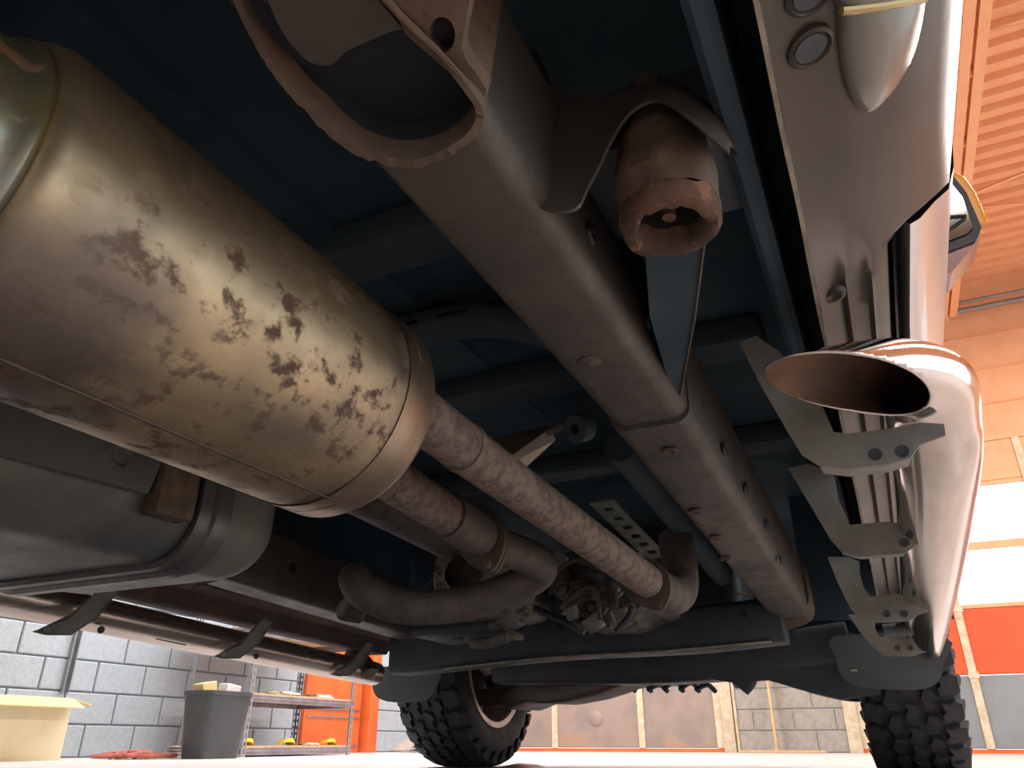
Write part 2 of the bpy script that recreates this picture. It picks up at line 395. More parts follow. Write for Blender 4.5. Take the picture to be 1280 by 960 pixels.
# ------------------------------------------------------------------ LOOSE THINGS BY THE LEFT WALL
# cardboard box
bx0, bx1, by0, by1, bh = -4.74, -4.30, 2.60, 3.16, .315
t = thing('cardboard_box', ((bx0 + bx1) / 2, (by0 + by1) / 2, 0), 'open yellow cardboard box on the floor by the grey block wall', 'box')
bm = NB(); q = .006
add_box(bm, (bx0, by0, 0), (bx1, by1, q)); add_box(bm, (bx0, by0, q), (bx0 + q, by1, bh)); add_box(bm, (bx1 - q, by0, q), (bx1, by1, bh))
add_box(bm, (bx0 + q, by0, q), (bx1 - q, by0 + q, bh)); add_box(bm, (bx0 + q, by1 - q, q), (bx1 - q, by1, bh)); mk_obj('carton', bm, M['card_side'], t)
for pts in ([(bx1, by0, bh), (bx1, by1, bh), (bx1 + .11, by1, bh - .05), (bx1 + .11, by0, bh - .05)], [(bx0, by1, bh), (bx1, by1, bh), (bx1, by1 + .13, bh - .03), (bx0, by1 + .13, bh - .03)],
            [(bx0, by0, bh), (bx0, by1, bh), (bx0 - .1, by1, bh - .05), (bx0 - .1, by0, bh - .05)]):
    bm = NB(); plate(bm, pts, (0, 0, .006)); mk_obj('flap', bm, M['card'], t)
# bin
t = thing('waste_bin', (-3.95, 3.92, 0), 'tapered dark grey plastic bin standing before the shelving unit', 'bin')
bm = NB()
rp = lambda w_, d_: [(w_ * math.copysign(abs(math.cos(a)) ** .35, math.cos(a)), d_ * math.copysign(abs(math.sin(a)) ** .35, math.sin(a))) for a in [2 * math.pi * (k + .5) / 28 for k in range(28)]]
rings = []
for z_, s_ in ((0, .80), (.01, .82), (.36, 1), (.36, 1.04), (.385, 1.04), (.385, .97), (.03, .78)):
    rings.append([bm.verts.new((-3.95 + a * s_, 3.92 + b * s_, z_)) for a, b in rp(.13, .19)])
for i in range(len(rings) - 1):
    for k in range(28): bm.faces.new((rings[i][k], rings[i][(k + 1) % 28], rings[i + 1][(k + 1) % 28], rings[i + 1][k]))
bm.faces.new(rings[0]); bm.faces.new(rings[-1][::-1]); mk_obj('tub', bm, M['bin'], t)
for i, (dx, dy, h_, mt) in enumerate(((-.04, -.08, .44, 'card'), (.03, .05, .43, 'white'))):
    bm = NB(); add_box(bm, (-3.95 + dx - .04, 3.92 + dy - .06, .34), (-3.95 + dx + .04, 3.92 + dy + .06, h_), .004, 1, Matrix.Rotation(R(12 - 20 * i), 3, 'X'), .004)
    tag(mk_obj('scrap_carton', bm, M[mt]), ['yellow cardboard scrap sticking out of the grey bin', 'white carton scrap sticking out of the grey bin'][i], 'scrap')
# shelving unit
sy0, sy1, sx0, sx1 = 4.37, 5.6, -4.72, -4.12
t = thing('shelving_unit', ((sx0 + sx1) / 2, (sy0 + sy1) / 2, 0), 'slotted steel shelving unit with particle board shelves by left wall', 'shelving')
def upright(x, y, sx, sy):
    bm = NB(); s, th = .04, .003
    for lo, hi in (((x, y), (x + s * sx, y + th * sy)), ((x, y), (x + th * sx, y + s * sy))):
        # slotted leaf: two rails joined by rungs
        lx0, lx1 = sorted((lo[0], hi[0])); ly0, ly1 = sorted((lo[1], hi[1]))
        if lx1 - lx0 > ly1 - ly0:
            for a, b in ((lx0, lx0 + .013), (lx1 - .013, lx1)): add_box(bm, (a, ly0, 0), (b, ly1, 1.8))
            for k in range(36): add_box(bm, (lx0 + .013, ly0, k * .05), (lx1 - .013, ly1, k * .05 + .02))
        else:
            for a, b in ((ly0, ly0 + .013), (ly1 - .013, ly1)): add_box(bm, (lx0, a, 0), (lx1, b, 1.8))
            for k in range(36): add_box(bm, (lx0, ly0 + .013, k * .05), (lx1, ly1 - .013, k * .05 + .02))
    mk_obj('upright', bm, M['galv'], t)
upright(sx1, sy0, -1, 1); upright(sx1, sy1, -1, -1); upright(sx0, sy0, 1, 1); upright(sx0, sy1, 1, -1)
for z_ in (.06, .40, .85, 1.3):
    bm = NB()
    for lo, hi in (((sx0, sy0), (sx0 + .02, sy1)), ((sx1 - .02, sy0), (sx1, sy1)), ((sx0 + .02, sy0), (sx1 - .02, sy0 + .02)), ((sx0 + .02, sy1 - .02), (sx1 - .02, sy1))):
        add_box(bm, (lo[0] + .004, lo[1] + .004, z_ - .05), (hi[0] - .004, hi[1] - .004, z_), .002, 1)
        add_box(bm, (lo[0] + .002, lo[1] + .002, z_ - .03), (hi[0] - .002, hi[1] - .002, z_ - .02), .002, 1)
    s = mk_obj('shelf', bm, M['shelf'], t)
    bm = NB(); add_box(bm, (sx0 + .01, sy0 + .01, z_), (sx1 - .01, sy1 - .01, z_ + .012)); mk_obj('shelf_board', bm, M['chip'], s)
def lump(name, c, s, m, lab, cat, grp=None, seed=0, amp=.35, flat=True):
    bm = NB(); bmesh.ops.create_icosphere(bm, subdivisions=3, radius=1)
    for v in bm.verts:
        n_ = noise.noise(v.co * 2.1 + Vector((seed, 0, 0))); v.co *= 1 + amp * n_ + .15 * noise.noise(v.co * 6 + Vector((seed, 3, 0)))
        v.co = Vector((v.co.x * s[0], v.co.y * s[1], max(v.co.z, -.6) * s[2] + .6 * s[2]))
        v.co += Vector(c)
    return tag(mk_obj(name, bm, m, sharp=60), lab, cat, grp)
zt = .412
lump('folded_rag', (-4.25, 4.85, zt), (.10, .16, .02), M['ragw'], 'crumpled cream rag on the upper shelf, nearest the bin', 'rag', 'rags on the upper shelf', 1)
lump('folded_rag', (-4.3, 5.35, zt), (.10, .14, .025), M['ragw'], 'crumpled cream rag on the upper shelf, nearest the orange door', 'rag', 'rags on the upper shelf', 5)
for i, (y_, lab) in enumerate(((4.48, 'yellow plastic piece on lower shelf just behind the bin'), (4.92, 'yellow plastic piece lying at the middle of the lower shelf'), (5.42, 'yellow plastic piece on lower shelf beside the orange door'))):
    bm = NB(); zb = .072
    sweep(bm, catmull([(-4.25, y_ - .06, zb + .012), (-4.22, y_ - .03, zb + .03), (-4.2, y_ + .02, zb + .035), (-4.22, y_ + .06, zb + .012)], 4), [(-.035, -.012), (.035, -.012), (.028, .012), (-.028, .012)])
    tag(mk_obj('plastic_piece', bm, M['yel'], sharp=50), lab, 'plastic piece', 'yellow pieces on the lower shelf')
lump('folded_rag', (-4.22, 5.2, .072), (.07, .10, .012), M['ragw'], 'small pale rag lying flat on the lower shelf', 'rag', None, 9)
# red rag heap and cable coil, grey cloth
bm = NB(); rc = at(148, 947, z=0.02)
rc = Vector((-4.25, 3.62, 0))
for k in range(26):
    a_ = random.uniform(0, 6.28); r_ = random.uniform(.0, .22); pts = []
    for j in range(6):
        a_ += random.uniform(-.9, .9)
        pts.append(rc + Vector((math.cos(a_) * r_ * .6 + random.uniform(-.04, .04), math.sin(a_) * r_ * 1.3 + random.uniform(-.04, .04), .012 + random.uniform(0, .035) * (1 - r_ / .3))))
    tube(bm, pts, .012, 6, smooth=3)
tag(mk_obj('red_rag_heap', bm, M['rag'], sharp=60), 'tangled heap of red rags on the floor between box and bin', 'rags', kind='stuff')
bm = NB(); cc = Vector((-4.3, 3.98, .035))
for k in range(4):
    tube(bm, [cc + Vector((.05 * math.cos(a_), .06 * math.sin(a_), -.025 + .018 * k)) for a_ in [2 * math.pi * j / 16 for j in range(17)]], .01, 6)
tube(bm, [cc + Vector((.05, 0, 0)), cc + Vector((.06, -.02, .08)), cc + Vector((.02, .0, .13)), cc + Vector((.0, .03, .06))], .005, 6, smooth=5)
tag(mk_obj('cable_coil', bm, M['pipe_grey']), 'small dark coil of cable on the floor beside the bin', 'cable')
p0 = at(487, 941, z=0.0)
bm = NB()
for k in range(5):
    pts = [Vector((-4.55 + .03 * k, 6.95 + .5 * j / 5 + .02 * k, .02 + .11 * math.sin(math.pi * j / 5) * (1 - .15 * k) * (.6 + .4 * (k % 2)))) for j in range(6)]
    sweep(bm, catmull(pts, 4), [(-.09, -.006), (.09, -.006), (.09, .006), (-.09, .006)])
roughen(bm, .03, 7)
for v in bm.verts: v.co.z = max(v.co.z, .002)
tag(mk_obj('grey_cloth', bm, M['cmu_tan'], sharp=60), 'crumpled grey cloth on the floor behind the left mud flap', 'cloth')
# dark mat on the floor
bm = NB(); pts = [at(592, 966, z=.012), at(700, 966, z=.012), at(672, 955.5, z=.012), at(648, 953.5, z=.012)]
plate(bm, pts, (0, 0, -.012)); tag(mk_obj('rubber_mat', bm, M['black']), 'black rubber mat lying on the pale floor in front of the left tyre', 'mat')

# ------------------------------------------------------------------ THE TRUCK
CX = -.80
T = thing('pickup_truck', (CX, 1.5, 0), 'raised truck seen from below with rusty exhaust and brown frame rails', 'truck')
def part(name, bm, m, parent=None, sharp=35, label=None): return mk_obj(name, bm, M[m], parent or T, sharp, label)

# floor pan and ribs
bm = NB(); add_box(bm, (-1.62, -1.2, .80), (-.02, 3.6, .83))
part('floor_pan', bm, 'under')
bm = NB(); sweep(bm, [(CX, -1.2, .78), (CX, 3.3, .84)], [(-.17, 0), (-.12, .1), (.12, .1), (.17, 0), (.16, -.02), (-.16, -.02)]); part('transmission_tunnel', bm, 'under')
for y_ in (.15, .72, 1.25, 1.8):
    bm = NB(); add_box(bm, (-1.5, y_, .745), (-.1, y_ + .09, .80), .012, 2); part('floor_rib', bm, 'under_rib')
# inner sill panels (right, left)
bm = NB(); add_box(bm, (-.045, -1.2, .52), (-.025, 2.4, .80), .006, 1); part('inner_sill', bm, 'under')
bm = NB(); add_box(bm, (-1.575, -1.2, .50), (-1.555, 2.4, .80), .006, 1); part('inner_sill', bm, 'under')

# right frame rail
RW, RH = .098, .148
def rail_z(y): return .452 if y < .85 else .452 - (y - .85) * .045
def boxprof(w_, h_, r=.014):
    out = []
    for cx, cz, a0 in ((w_ / 2 - r, -h_ / 2 + r, -90), (w_ / 2 - r, h_ / 2 - r, 0), (-w_ / 2 + r, h_ / 2 - r, 90), (-w_ / 2 + r, -h_ / 2 + r, 180)):
        for k in range(5): a_ = R(a0 + k * 22.5); out.append((cx + r * math.cos(a_), cz + r * math.sin(a_)))
    return out
def make_rail(xc, side, name_m):
    ys = [-.8 + .08 * k for k in range(21)] + [.87]
    ys = [y for y in ys if y <= .87]
    bm = NB(); sweep(bm, [(xc, y, rail_z(y) + RH / 2) for y in ys], boxprof(RW, RH, .02)); rl = part('frame_rail', bm, name_m)
    ys = [.865 + .1 * k for k in range(14)]
    bm = NB(); sweep(bm, [(xc, y, rail_z(y) + RH / 2 - .003) for y in ys], boxprof(RW + .005, RH + .005, .02))
    roughen(bm, .0015, 20)
    part('rail_sleeve', bm, name_m, rl)
    return rl
rail = make_rail(-.218, 1, 'frame')
bm = NB(); c = at(737, 451, z=.452); disc(bm, (c.x, c.y, .453), (0, 0, -1), .012, .004, 16, .002); part('rivet', bm, 'suspension', rail)
for px, py in ((838, 575), (868, 640), (893, 668), (905, 690), (925, 727)):
    c = at(px, py, z=rail_z(1.3) - .004); z_ = rail_z(c.y) - .007
    bm = NB(); lathe(bm, [(0, .012), (.003, .010), (.003, .007), (-.002, .001)], (c.x, c.y, z_), (0, 0, -1), 14); part('rail_dimple', bm, 'frame_rust', rail)
for px, py in ((816, 400), (745, 290), (905, 560), (932, 610), (958, 655), (975, 700)):
    c = at(px, py, x=-.163)
    bm = NB(); lathe(bm, [(0, .011), (.003, .010), (.003, .004), (-.001, .0005)], (-.1635 if c.y > .87 else -.168, c.y, c.z), (1, 0, 0), 10); part('rail_hole', bm, 'black', rail)
# rail front end, rounded knee welded to the crossmember
bm = NB(); sweep(bm, catmull([(-.218, 2.10, .465), (-.218, 2.22, .455), (-.235, 2.30, .452), (-.28, 2.36, .45)], 4), boxprof(RW + .02, RH - .01, .03)); roughen(bm, .004, 14)
part('rail_knee', bm, 'frame_rust', rail)
# left frame rail
rl2 = make_rail(-1.382, -1, 'frame')
for k in range(3):
    bm = NB(); lathe(bm, [(0, .014), (.003, .012), (.003, .006), (-.001, .0005)], (-1.328, 1.5 + .22 * k, .49), (1, 0, 0), 10); part('rail_hole', bm, 'black', rl2)

# crossmembers
def beam(name, pts, w_, h_, m, r=.012, lab=None):
    bm = NB(); sweep(bm, catmull(pts, 4), boxprof(w_, h_, r)); return part(name, bm, m, label=lab)
cm = beam('transmission_crossmember', [(-1.45, 2.2, .345), (-1.3, 2.2, .35), (-.9, 2.2, .37), (-.5, 2.2, .372), (-.24, 2.2, .385)], .13, .115, 'member', .02)
bm = NB(); sweep(bm, [(-1.25, 2.135, .294), (-.9, 2.13, .312), (-.55, 2.13, .314), (-.27, 2.135, .326)], [(-.006, -.002), (.006, -.002), (.006, .002), (-.006, .002)])
part('flange_lip', bm, 'seam', cm)
for k, px in enumerate((560, 700, 790, 930)):
    c = at(px, 775 if px < 900 else 772, y=2.13); bm = NB(); lathe(bm, [(0, .012), (.003, .010), (.003, .005), (-.002, .0005)], (c.x, 2.136, .40), (0, -1, 0), 12); part('member_hole', bm, 'black', cm)
beam('front_crossmember', [(-1.32, 2.68, .345), (-1.0, 2.7, .335), (-.8, 2.7, .33), (-.5, 2.7, .335), (-.1, 2.68, .37)], .16, .12, 'member', .025)
# floor arch crossmember over driveshaft
arc = beam('arch_crossmember', [(-.78, 1.0, .74), (-.70, 1.0, .762), (-.58, 1.0, .76), (-.46, 1.0, .725), (-.36, 1.0, .66), (-.27, 1.0, .58)], .08, .035, 'under_rib')
for k in range(3):
    bm = NB(); add_box(bm, (-.70 + .1 * k, .958, .752), (-.64 + .1 * k, .962, .758)); part('slot', bm, 'black', arc)
# perforated strip and blue-black brackets on the pan
bm = NB(); a0, a1 = at(752, 628, z=.56), at(826, 702, z=.50)
d = (a1 - a0).normalized(); s = d.cross(Vector((0, 0, 1))).normalized() * .028
for k in range(7):
    q0, q1 = a0 + (a1 - a0) * k / 7, a0 + (a1 - a0) * (k + .55) / 7; q2 = a0 + (a1 - a0) * (k + 1) / 7
    plate(bm, [q0 - s, q1 - s, q1 + s, q0 + s], (0, 0, .003)); plate(bm, [q1 - s, q2 - s, q2 - s * .4, q1 - s * .4], (0, 0, .003)); plate(bm, [q1 + s * .4, q2 + s * .4, q2 + s, q1 + s], (0, 0, .003))
part('perforated_strip', bm, 'cast_pale')
bm = NB(); tube(bm, [(-.36, 1.2, .56), (-.36, 1.6, .53), (-.37, 2.1, .50)], .03, 14, smooth=4); part('fuel_line_cover', bm, 'under_rib')
bm = NB(); add_box(bm, (-.60, 1.36, .585), (-.3, 1.42, .605), .004); roughen(bm, .006, 20); part('support_bar', bm, 'under_rib')

# --- muffler
mx, mz, mr = -.483, .411, .115
ax = Vector((0, 1, 0))
bm = NB(); lathe(bm, [(-.010, mr - .020), (-.009, mr - .010), (-.004, mr - .003), (.004, mr), (.39, mr)], (mx, .19, mz), ax, 72); mf = part('muffler', bm, 'muffler')
bm = NB()
lathe(bm, [(0, mr + .0012), (.045, mr + .001), (.055, mr - .004), (.064, mr - .016), (.069, mr - .035), (.071, .06), (.071, .03)], (mx, .545, mz), ax, 72)
part('muffler_end_cap', bm, 'muffler_cap', mf, 60)
bm = NB(); lathe(bm, [(-.008, mr - .022), (-.009, mr - .013), (-.014, mr - .010), (-.019, mr - .013), (-.022, mr - .019), (-.045, mr - .021), (-.050, mr - .016), (-.057, mr - .018), (-.062, mr - .026), (-.10, mr - .036), (-.3, mr - .05)], (mx, .19, mz), ax, 64)
part('inlet_collar', bm, 'collar', mf, 60)
# seam along the shell
bm = NB(); a_ = R(-75); pth = [(mx + (mr + .0006) * math.cos(a_), .2 + .04 * k, mz + (mr + .0006) * math.sin(a_)) for k in range(10)]
sweep(bm, pth, [(-.0015, -.001), (.0015, -.001), (.001, .0006), (-.001, .0006)]); part('shell_seam', bm, 'flange', mf)

# --- exhaust pipes
P1 = [(-.425, .58, .425), (-.423, .75, .415), (-.415, 1.0, .40), (-.392, 1.3, .372), (-.385, 1.4, .363)]
bm = NB(); rr = tube(bm, P1, .0305, 28, smooth=12); up1 = part('exhaust_pipe', bm, 'pipe', label='long pitted pipe running from muffler towards the flange')
bm = NB(); c = Vector(P1[1]); tube(bm, [c + Vector((0, -.006, 0)), c + Vector((0, .006, 0))], .0325, 28); part('weld_bead', bm, 'pipe', up1)
def flange_plate(bm, c, half, r, th, y0):
    # oval plate: two ears at c +- half, joined to a round middle
    half = Vector(half); L_ = half.length; e1 = half / L_; e2 = Vector((e1.z, 0, -e1.x)); pts = []
    for k in range(36):
        a_ = 2 * math.pi * k / 36; ca, sa = math.cos(a_), math.sin(a_)
        pts.append(c + e1 * (L_ + .012) * math.copysign(abs(ca) ** 1.15, ca) + e2 * r * math.copysign(abs(sa) ** (.9 + .5 * abs(ca)), sa) + Vector((0, y0, 0)))
    plate(bm, pts, (0, th, 0))
bm = NB(); c = Vector((-.386, 1.41, .362)); hv_ = Vector((-.018, 0, .040))
flange_plate(bm, c, hv_, .041, .010, 0)
for s_ in (-1, 1): bolt(bm, c + hv_ * s_ * 1.02, (0, -1, 0), .007, .01)
part('pipe_flange', bm, 'flange', up1)
bm = NB(); tube(bm, [(-.385, 1.42, .361), (-.378, 1.48, .356), (-.370, 1.54, .358), (-.368, 1.59, .385), (-.372, 1.62, .44), (-.38, 1.64, .50)], .038, 24, smooth=6, up=(1, 0, 0)); part('catalyst_elbow', bm, 'pipe_dark', up1)
P2 = [(-.545, .56, .42), (-.556, .75, .41), (-.563, .95, .40), (-.560, 1.06, .39)]
bm = NB(); tube(bm, P2, .0305, 28, smooth=12); up2 = part('exhaust_pipe', bm, 'pipe', label='lower pitted pipe ending at a bolted flange')
bm = NB(); tube(bm, [(-.563, .955, .40), (-.562, .975, .399), (-.561, 1.055, .39)], .0355, 28, smooth=2); part('pipe_socket', bm, 'pipe_dark', up2)
bm = NB(); c = Vector((-.560, 1.06, .39)); tl = Matrix.Rotation(R(0), 3, 'X')
hv_ = Vector((-.016, 0, .047))
flange_plate(bm, c, hv_, .042, .009, 0); flange_plate(bm, c, hv_, .040, .008, .013)
for s_ in (-1, 1): bolt(bm, c + hv_ * s_ * 1.0, (0, -1, 0), .008, .012)
part('pipe_flange', bm, 'flange', up2)
P3 = [(-.558, 1.07, .388), (-.547, 1.13, .384), (-.530, 1.19, .378), (-.530, 1.235, .368), (-.56, 1.245, .352), (-.62, 1.235, .33), (-.68, 1.21, .313), (-.75, 1.17, .307), (-.80, 1.15, .318), (-.835, 1.13, .338), (-.86, 1.14, .36), (-.90, 1.2, .372)]
bm = NB(); tube(bm, P3, .030, 26, smooth=8); up3 = part('crossover_pipe', bm, 'pipe_dark')
bm = NB(); sweep(bm, catmull([(-.835, 1.145, .36), (-.87, 1.17, .33), (-.91, 1.20, .31)], 4), boxprof(.05, .03, .01)); roughen(bm, .008, 30)
part('pipe_clamp', bm, 'suspension', up3)
# driveshaft
bm = NB(); tube(bm, [(-.93, .2, .58), (-.93, 1.0, .56), (-.92, 1.85, .52)], .042, 24, smooth=3); ds = part('driveshaft', bm, 'pipe_dark')
bm = NB(); lathe(bm, [(0, .042), (.02, .055), (.05, .055), (.06, .03), (.12, .03)], (-.92, 1.85, .52), (0, 1, -.03), 20); part('universal_joint', bm, 'suspension', ds)

# exhaust hanger: bent sheet + rod + rubber
A, B, C_, D_ = at(611, 590, z=.447), at(687, 536, z=.53), at(692, 548, z=.515), at(628, 607, z=.437)
bm = NB(); plate(bm, [A, B, C_, D_], (.002, .003, -.002)); hg = part('hanger_sheet', bm, 'hanger', label='pale triangular hanger sheet')
A2 = at(572, 560, z=.49)
bm = NB(); plate(bm, [A, B, at(682, 533, z=.54), A2], (.001, .003, .003)); part('hanger_web', bm, 'suspension', hg)
bm = NB(); plate(bm, [at(610, 588, z=.447), D_, at(630, 612, z=.43), at(622, 612, z=.43), at(611, 600, z=.437)], (0, .004, -.002)); part('hanger_foot', bm, 'hanger', hg)
bm = NB(); tube(bm, [B + Vector((-.005, 0, -.005)), at(712, 528, z=.535), at(735, 520, z=.54)], .007, 10, smooth=3); part('hanger_rod', bm, 'suspension', hg)
bm = NB(); c = at(725, 535, z=.52); lathe(bm, [(-.012, .008), (-.012, .022), (.012, .022), (.012, .008)], c, (.5, 1, .5), 20); part('hanger_rubber', bm, 'under_rib', hg)

# transmission, transfer case and lumps behind the pipes
def lumpart(name, c, s, m, parent=None, seed=0, amp=.22, lab=None, sub=4):
    bm = NB(); bmesh.ops.create_icosphere(bm, subdivisions=sub, radius=1)
    for v in bm.verts:
        p = v.co.copy(); q = Vector([math.copysign(abs(t_) ** .65, t_) for t_ in p])
        k = 1 + amp * noise.noise(p * 1.7 + Vector((seed, 0, 0))) + amp * .4 * noise.noise(p * 5 + Vector((seed, 2, 0)))
        v.co = Vector((q.x * s[0], q.y * s[1], q.z * s[2])) * k + Vector(c)
    return part(name, bm, m, parent, 50, lab)
tr = lumpart('transfer_case', (-.90, 1.80, .47), (.13, .16, .11), 'cast', None, 3)
bm = NB(); lathe(bm, [(0, .05), (0, .085), (.03, .10), (.10, .11), (.16, .12)], (-.875, 1.58, .455), (0, 1, 0), 28)
for k in range(8): a_ = k * math.pi / 4; bolt(bm, Vector((-.875 + .075 * math.cos(a_), 1.58, .455 + .075 * math.sin(a_))), (0, -1, 0), .008, .012)
roughen(bm, .006, 25); part('gear_housing', bm, 'cast', tr)
tm = lumpart('transmission', (-.64, 2.05, .47), (.15, .25, .10), 'cast', None, 8)
for k in range(6):
    bm = NB(); add_box(bm, (-.80 + .055 * k, 1.79, .38), (-.785 + .055 * k, 1.85, .52), .004, 1, Matrix.Rotation(R(random.uniform(-20, 20)), 3, 'Y'), .006); part('casting_rib', bm, 'cast', tm)
bm = NB()
for k in range(12):
    px, py = random.uniform(690, 770), random.uniform(725, 785)
    c = at(px, py, y=1.75); add_box(bm, c - Vector((.014, .02, .01)), c + Vector((.014, .02, .01)), .004, 1, Matrix.Rotation(random.uniform(0, 3), 3, random.choice('XYZ')), .004)
part('linkage_bracket', bm, 'suspension', tm)
for i, (px, py, sx, sy, mm) in enumerate(((742, 778, .022, .018, 'cast_pale'), (715, 765, .015, .016, 'cast_pale'), (765, 745, .012, .02, 'frame_rust'), (640, 792, .03, .008, 'hanger'), (700, 700, .02, .02, 'cast_pale'))):
    c = at(px, py, y=1.72); bm = NB(); add_box(bm, c - Vector((sx, .006, sy)), c + Vector((sx, .006, sy)), .003, 1, Matrix.Rotation(R(17 * i - 30), 3, 'Y'), .004); part('small_bracket', bm, mm, tm)
for i, pts in enumerate(([(690, 720), (720, 700), (760, 715), (800, 760)], [(700, 760), (730, 735), (745, 740), (750, 775)], [(650, 700), (690, 690), (735, 705), (790, 700)])):
    bm = NB(); tube(bm, [at(a, b, y=1.68 + .02 * i) for a, b in pts], .006, 8, smooth=6); part('hose', bm, 'suspension', tm)
for i in range(10):
    px, py = random.uniform(560, 790), random.uniform(700, 790); c = at(px, py, y=1.76)
    bm = NB(); nrm_ = Vector((random.uniform(-1, 1), -1, random.uniform(-.5, .8)))
    lathe(bm, [(0, .022), (.008, .022), (.010, .016), (.022, .016), (.024, .008), (.03, .0005)], c, nrm_, 14); part('cover_plug', bm, ['cast', 'suspension', 'cast_pale'][i % 3], tm)
for i, pts in enumerate(([(545, 720), (530, 745), (545, 785), (580, 800)], [(600, 715), (640, 745), (690, 770), (730, 790)], [(735, 712), (770, 725), (790, 760), (770, 790)])):
    bm = NB(); tube(bm, [at(a, b, y=1.74 + .02 * i) for a, b in pts], .008, 8, smooth=6); roughen(bm, .003, 40); part('hose', bm, 'member', tm)
# oil pan under the transmission
op = lumpart('oil_pan', at(600, 775, y=1.75), (.10, .09, .028), 'cast_pale', None, 5, .12)
bm = NB(); c = at(590, 792, y=1.75); add_box(bm, c - Vector((.12, .1, .012)), c + Vector((.10, .1, .010)), .006, 2); roughen(bm, .006, 15); part('pan_bracket', bm, 'member', op)
bm = NB(); c = at(612, 803, y=1.70); tube(bm, [c - Vector((.05, 0, 0)), c, c + Vector((.05, .0, .012))], .014, 12, smooth=4); roughen(bm, .005, 40); part('drain_fitting', bm, 'cast', op)

# --- fuel tank
bm = NB(); add_box(bm, (-1.34, -.3, .322), (-.862, .965, .60), .085, 8)
for v in bm.verts:
    v.co += Vector((0, 0, .006 * noise.noise(v.co * 5)))
tk = part('fuel_tank', bm, 'tank', sharp=60)
bm = NB()
a0, a1, a2, a3 = at(-30, 500, x=-.845), at(-30, 560, x=-.845), at(185, 617, x=-.845), at(205, 572, x=-.845)
plate(bm, [a0, a1, a2, a3 , a3 + Vector((0, 0, .06)), a0 + Vector((0, 0, .06))], (-.01, 0, 0)); hs = part('tank_shield', bm, 'shield', tk)
bm = NB(); c = at(150, 570, x=-.845); lathe(bm, [(0, .026), (.004, .022), (.004, .014), (.001, .010), (.001, .0005)], (-.845, c.y, c.z), (1, 0, 0), 22); part('shield_boss', bm, 'shield', hs) if False else mk_obj('boss', bm, M['shield'], tk)
bm = NB(); c = at(216, 618, x=-.85); add_box(bm, (-.87, c.y - .032, c.z - .034), (-.835, c.y + .032, c.z + .09), .006, 2); roughen(bm, .004, 30); part('mount_block', bm, 'block', tk)
def strap(y, w_, m):
    xs0, xs1, z0, z1, r = -1.35, -.852, .327, .66, .095
    pth = [(xs1, y, z1), (xs1, y, z0 + r * 1.4)]
    for k in range(0, 10): a_ = R(k * 10); pth.append((xs1 - r + r * math.cos(a_), y, z0 + r - r * math.sin(a_)))
    pth += [(-1.1, y, z0)]
    for k in range(9, -1, -1): a_ = R(k * 10); pth.append((xs0 + r - r * math.cos(a_), y, z0 + r - r * math.sin(a_)))
    pth.append((xs0, y, z1))
    bm = NB(); sweep(bm, pth, [(-w_ / 2, -.002), (-w_ / 2, .004), (-w_ / 4, .004), (-w_ / 5, .010), (w_ / 5, .010), (w_ / 4, .004), (w_ / 2, .004), (w_ / 2, -.002)], up=(0, 1, 0))
    return part('tank_strap', bm, m, tk)
def strap2(y, w_, m):
    xs0, xs1, z0, z1, r = -1.35, -.854, .316, .66, .080
    pth = [Vector((xs1, y, z1)), Vector((xs1, y, z0 + r * 1.3))]
    for k in range(0, 10): a_ = R(k * 10); pth.append(Vector((xs1 - r + r * math.cos(a_), y, z0 + r - r * math.sin(a_))))
    for k in range(9, -1, -1): a_ = R(k * 10); pth.append(Vector((xs0 + r - r * math.cos(a_), y, z0 + r - r * math.sin(a_))))
    pth.append(Vector((xs0, y, z1))); bm = NB(); n = len(pth); rows = []
    cen = Vector((-1.1, y, .5))
    for i, p in enumerate(pth):
        tt = (pth[min(n - 1, i + 1)] - pth[max(0, i - 1)]).normalized(); nn = Vector((tt.z, 0, -tt.x))
        if nn.dot(p - cen) < 0: nn = -nn
        rows.append([bm.verts.new(p + Vector((0, dy, 0)) + nn * dn) for dy, dn in ((-w_ / 2, -.006), (-w_ / 2, .003), (-w_ * .12, .003), (-w_ * .06, .009), (w_ * .2, .009), (w_ * .28, .003), (w_ / 2, .003), (w_ / 2, -.006))])
    for i in range(n - 1):
        for j in range(8): bm.faces.new((rows[i][j], rows[i][(j + 1) % 8], rows[i + 1][(j + 1) % 8], rows[i + 1][j]))
    bm.faces.new(rows[0]); bm.faces.new(rows[-1][::-1]); return part('tank_strap', bm, m, tk)
strap2(.785, .06, 'strap')
# forward tank bracket plate
bm = NB(); pts = [at(280, 612, y=.985), at(327, 628, y=.985), at(318, 695, y=.985), at(312, 702, y=.985), at(296, 685, y=.985), at(290, 650, y=.985)]
plate(bm, pts, (0, .006, 0)); plate(bm, [at(312, 700, y=.985), at(318, 712, y=.975), at(240, 735, y=.965), at(262, 718, y=.97), at(296, 686, y=.985)], (0, .004, .004)); part('tank_bracket', bm, 'shield', tk)

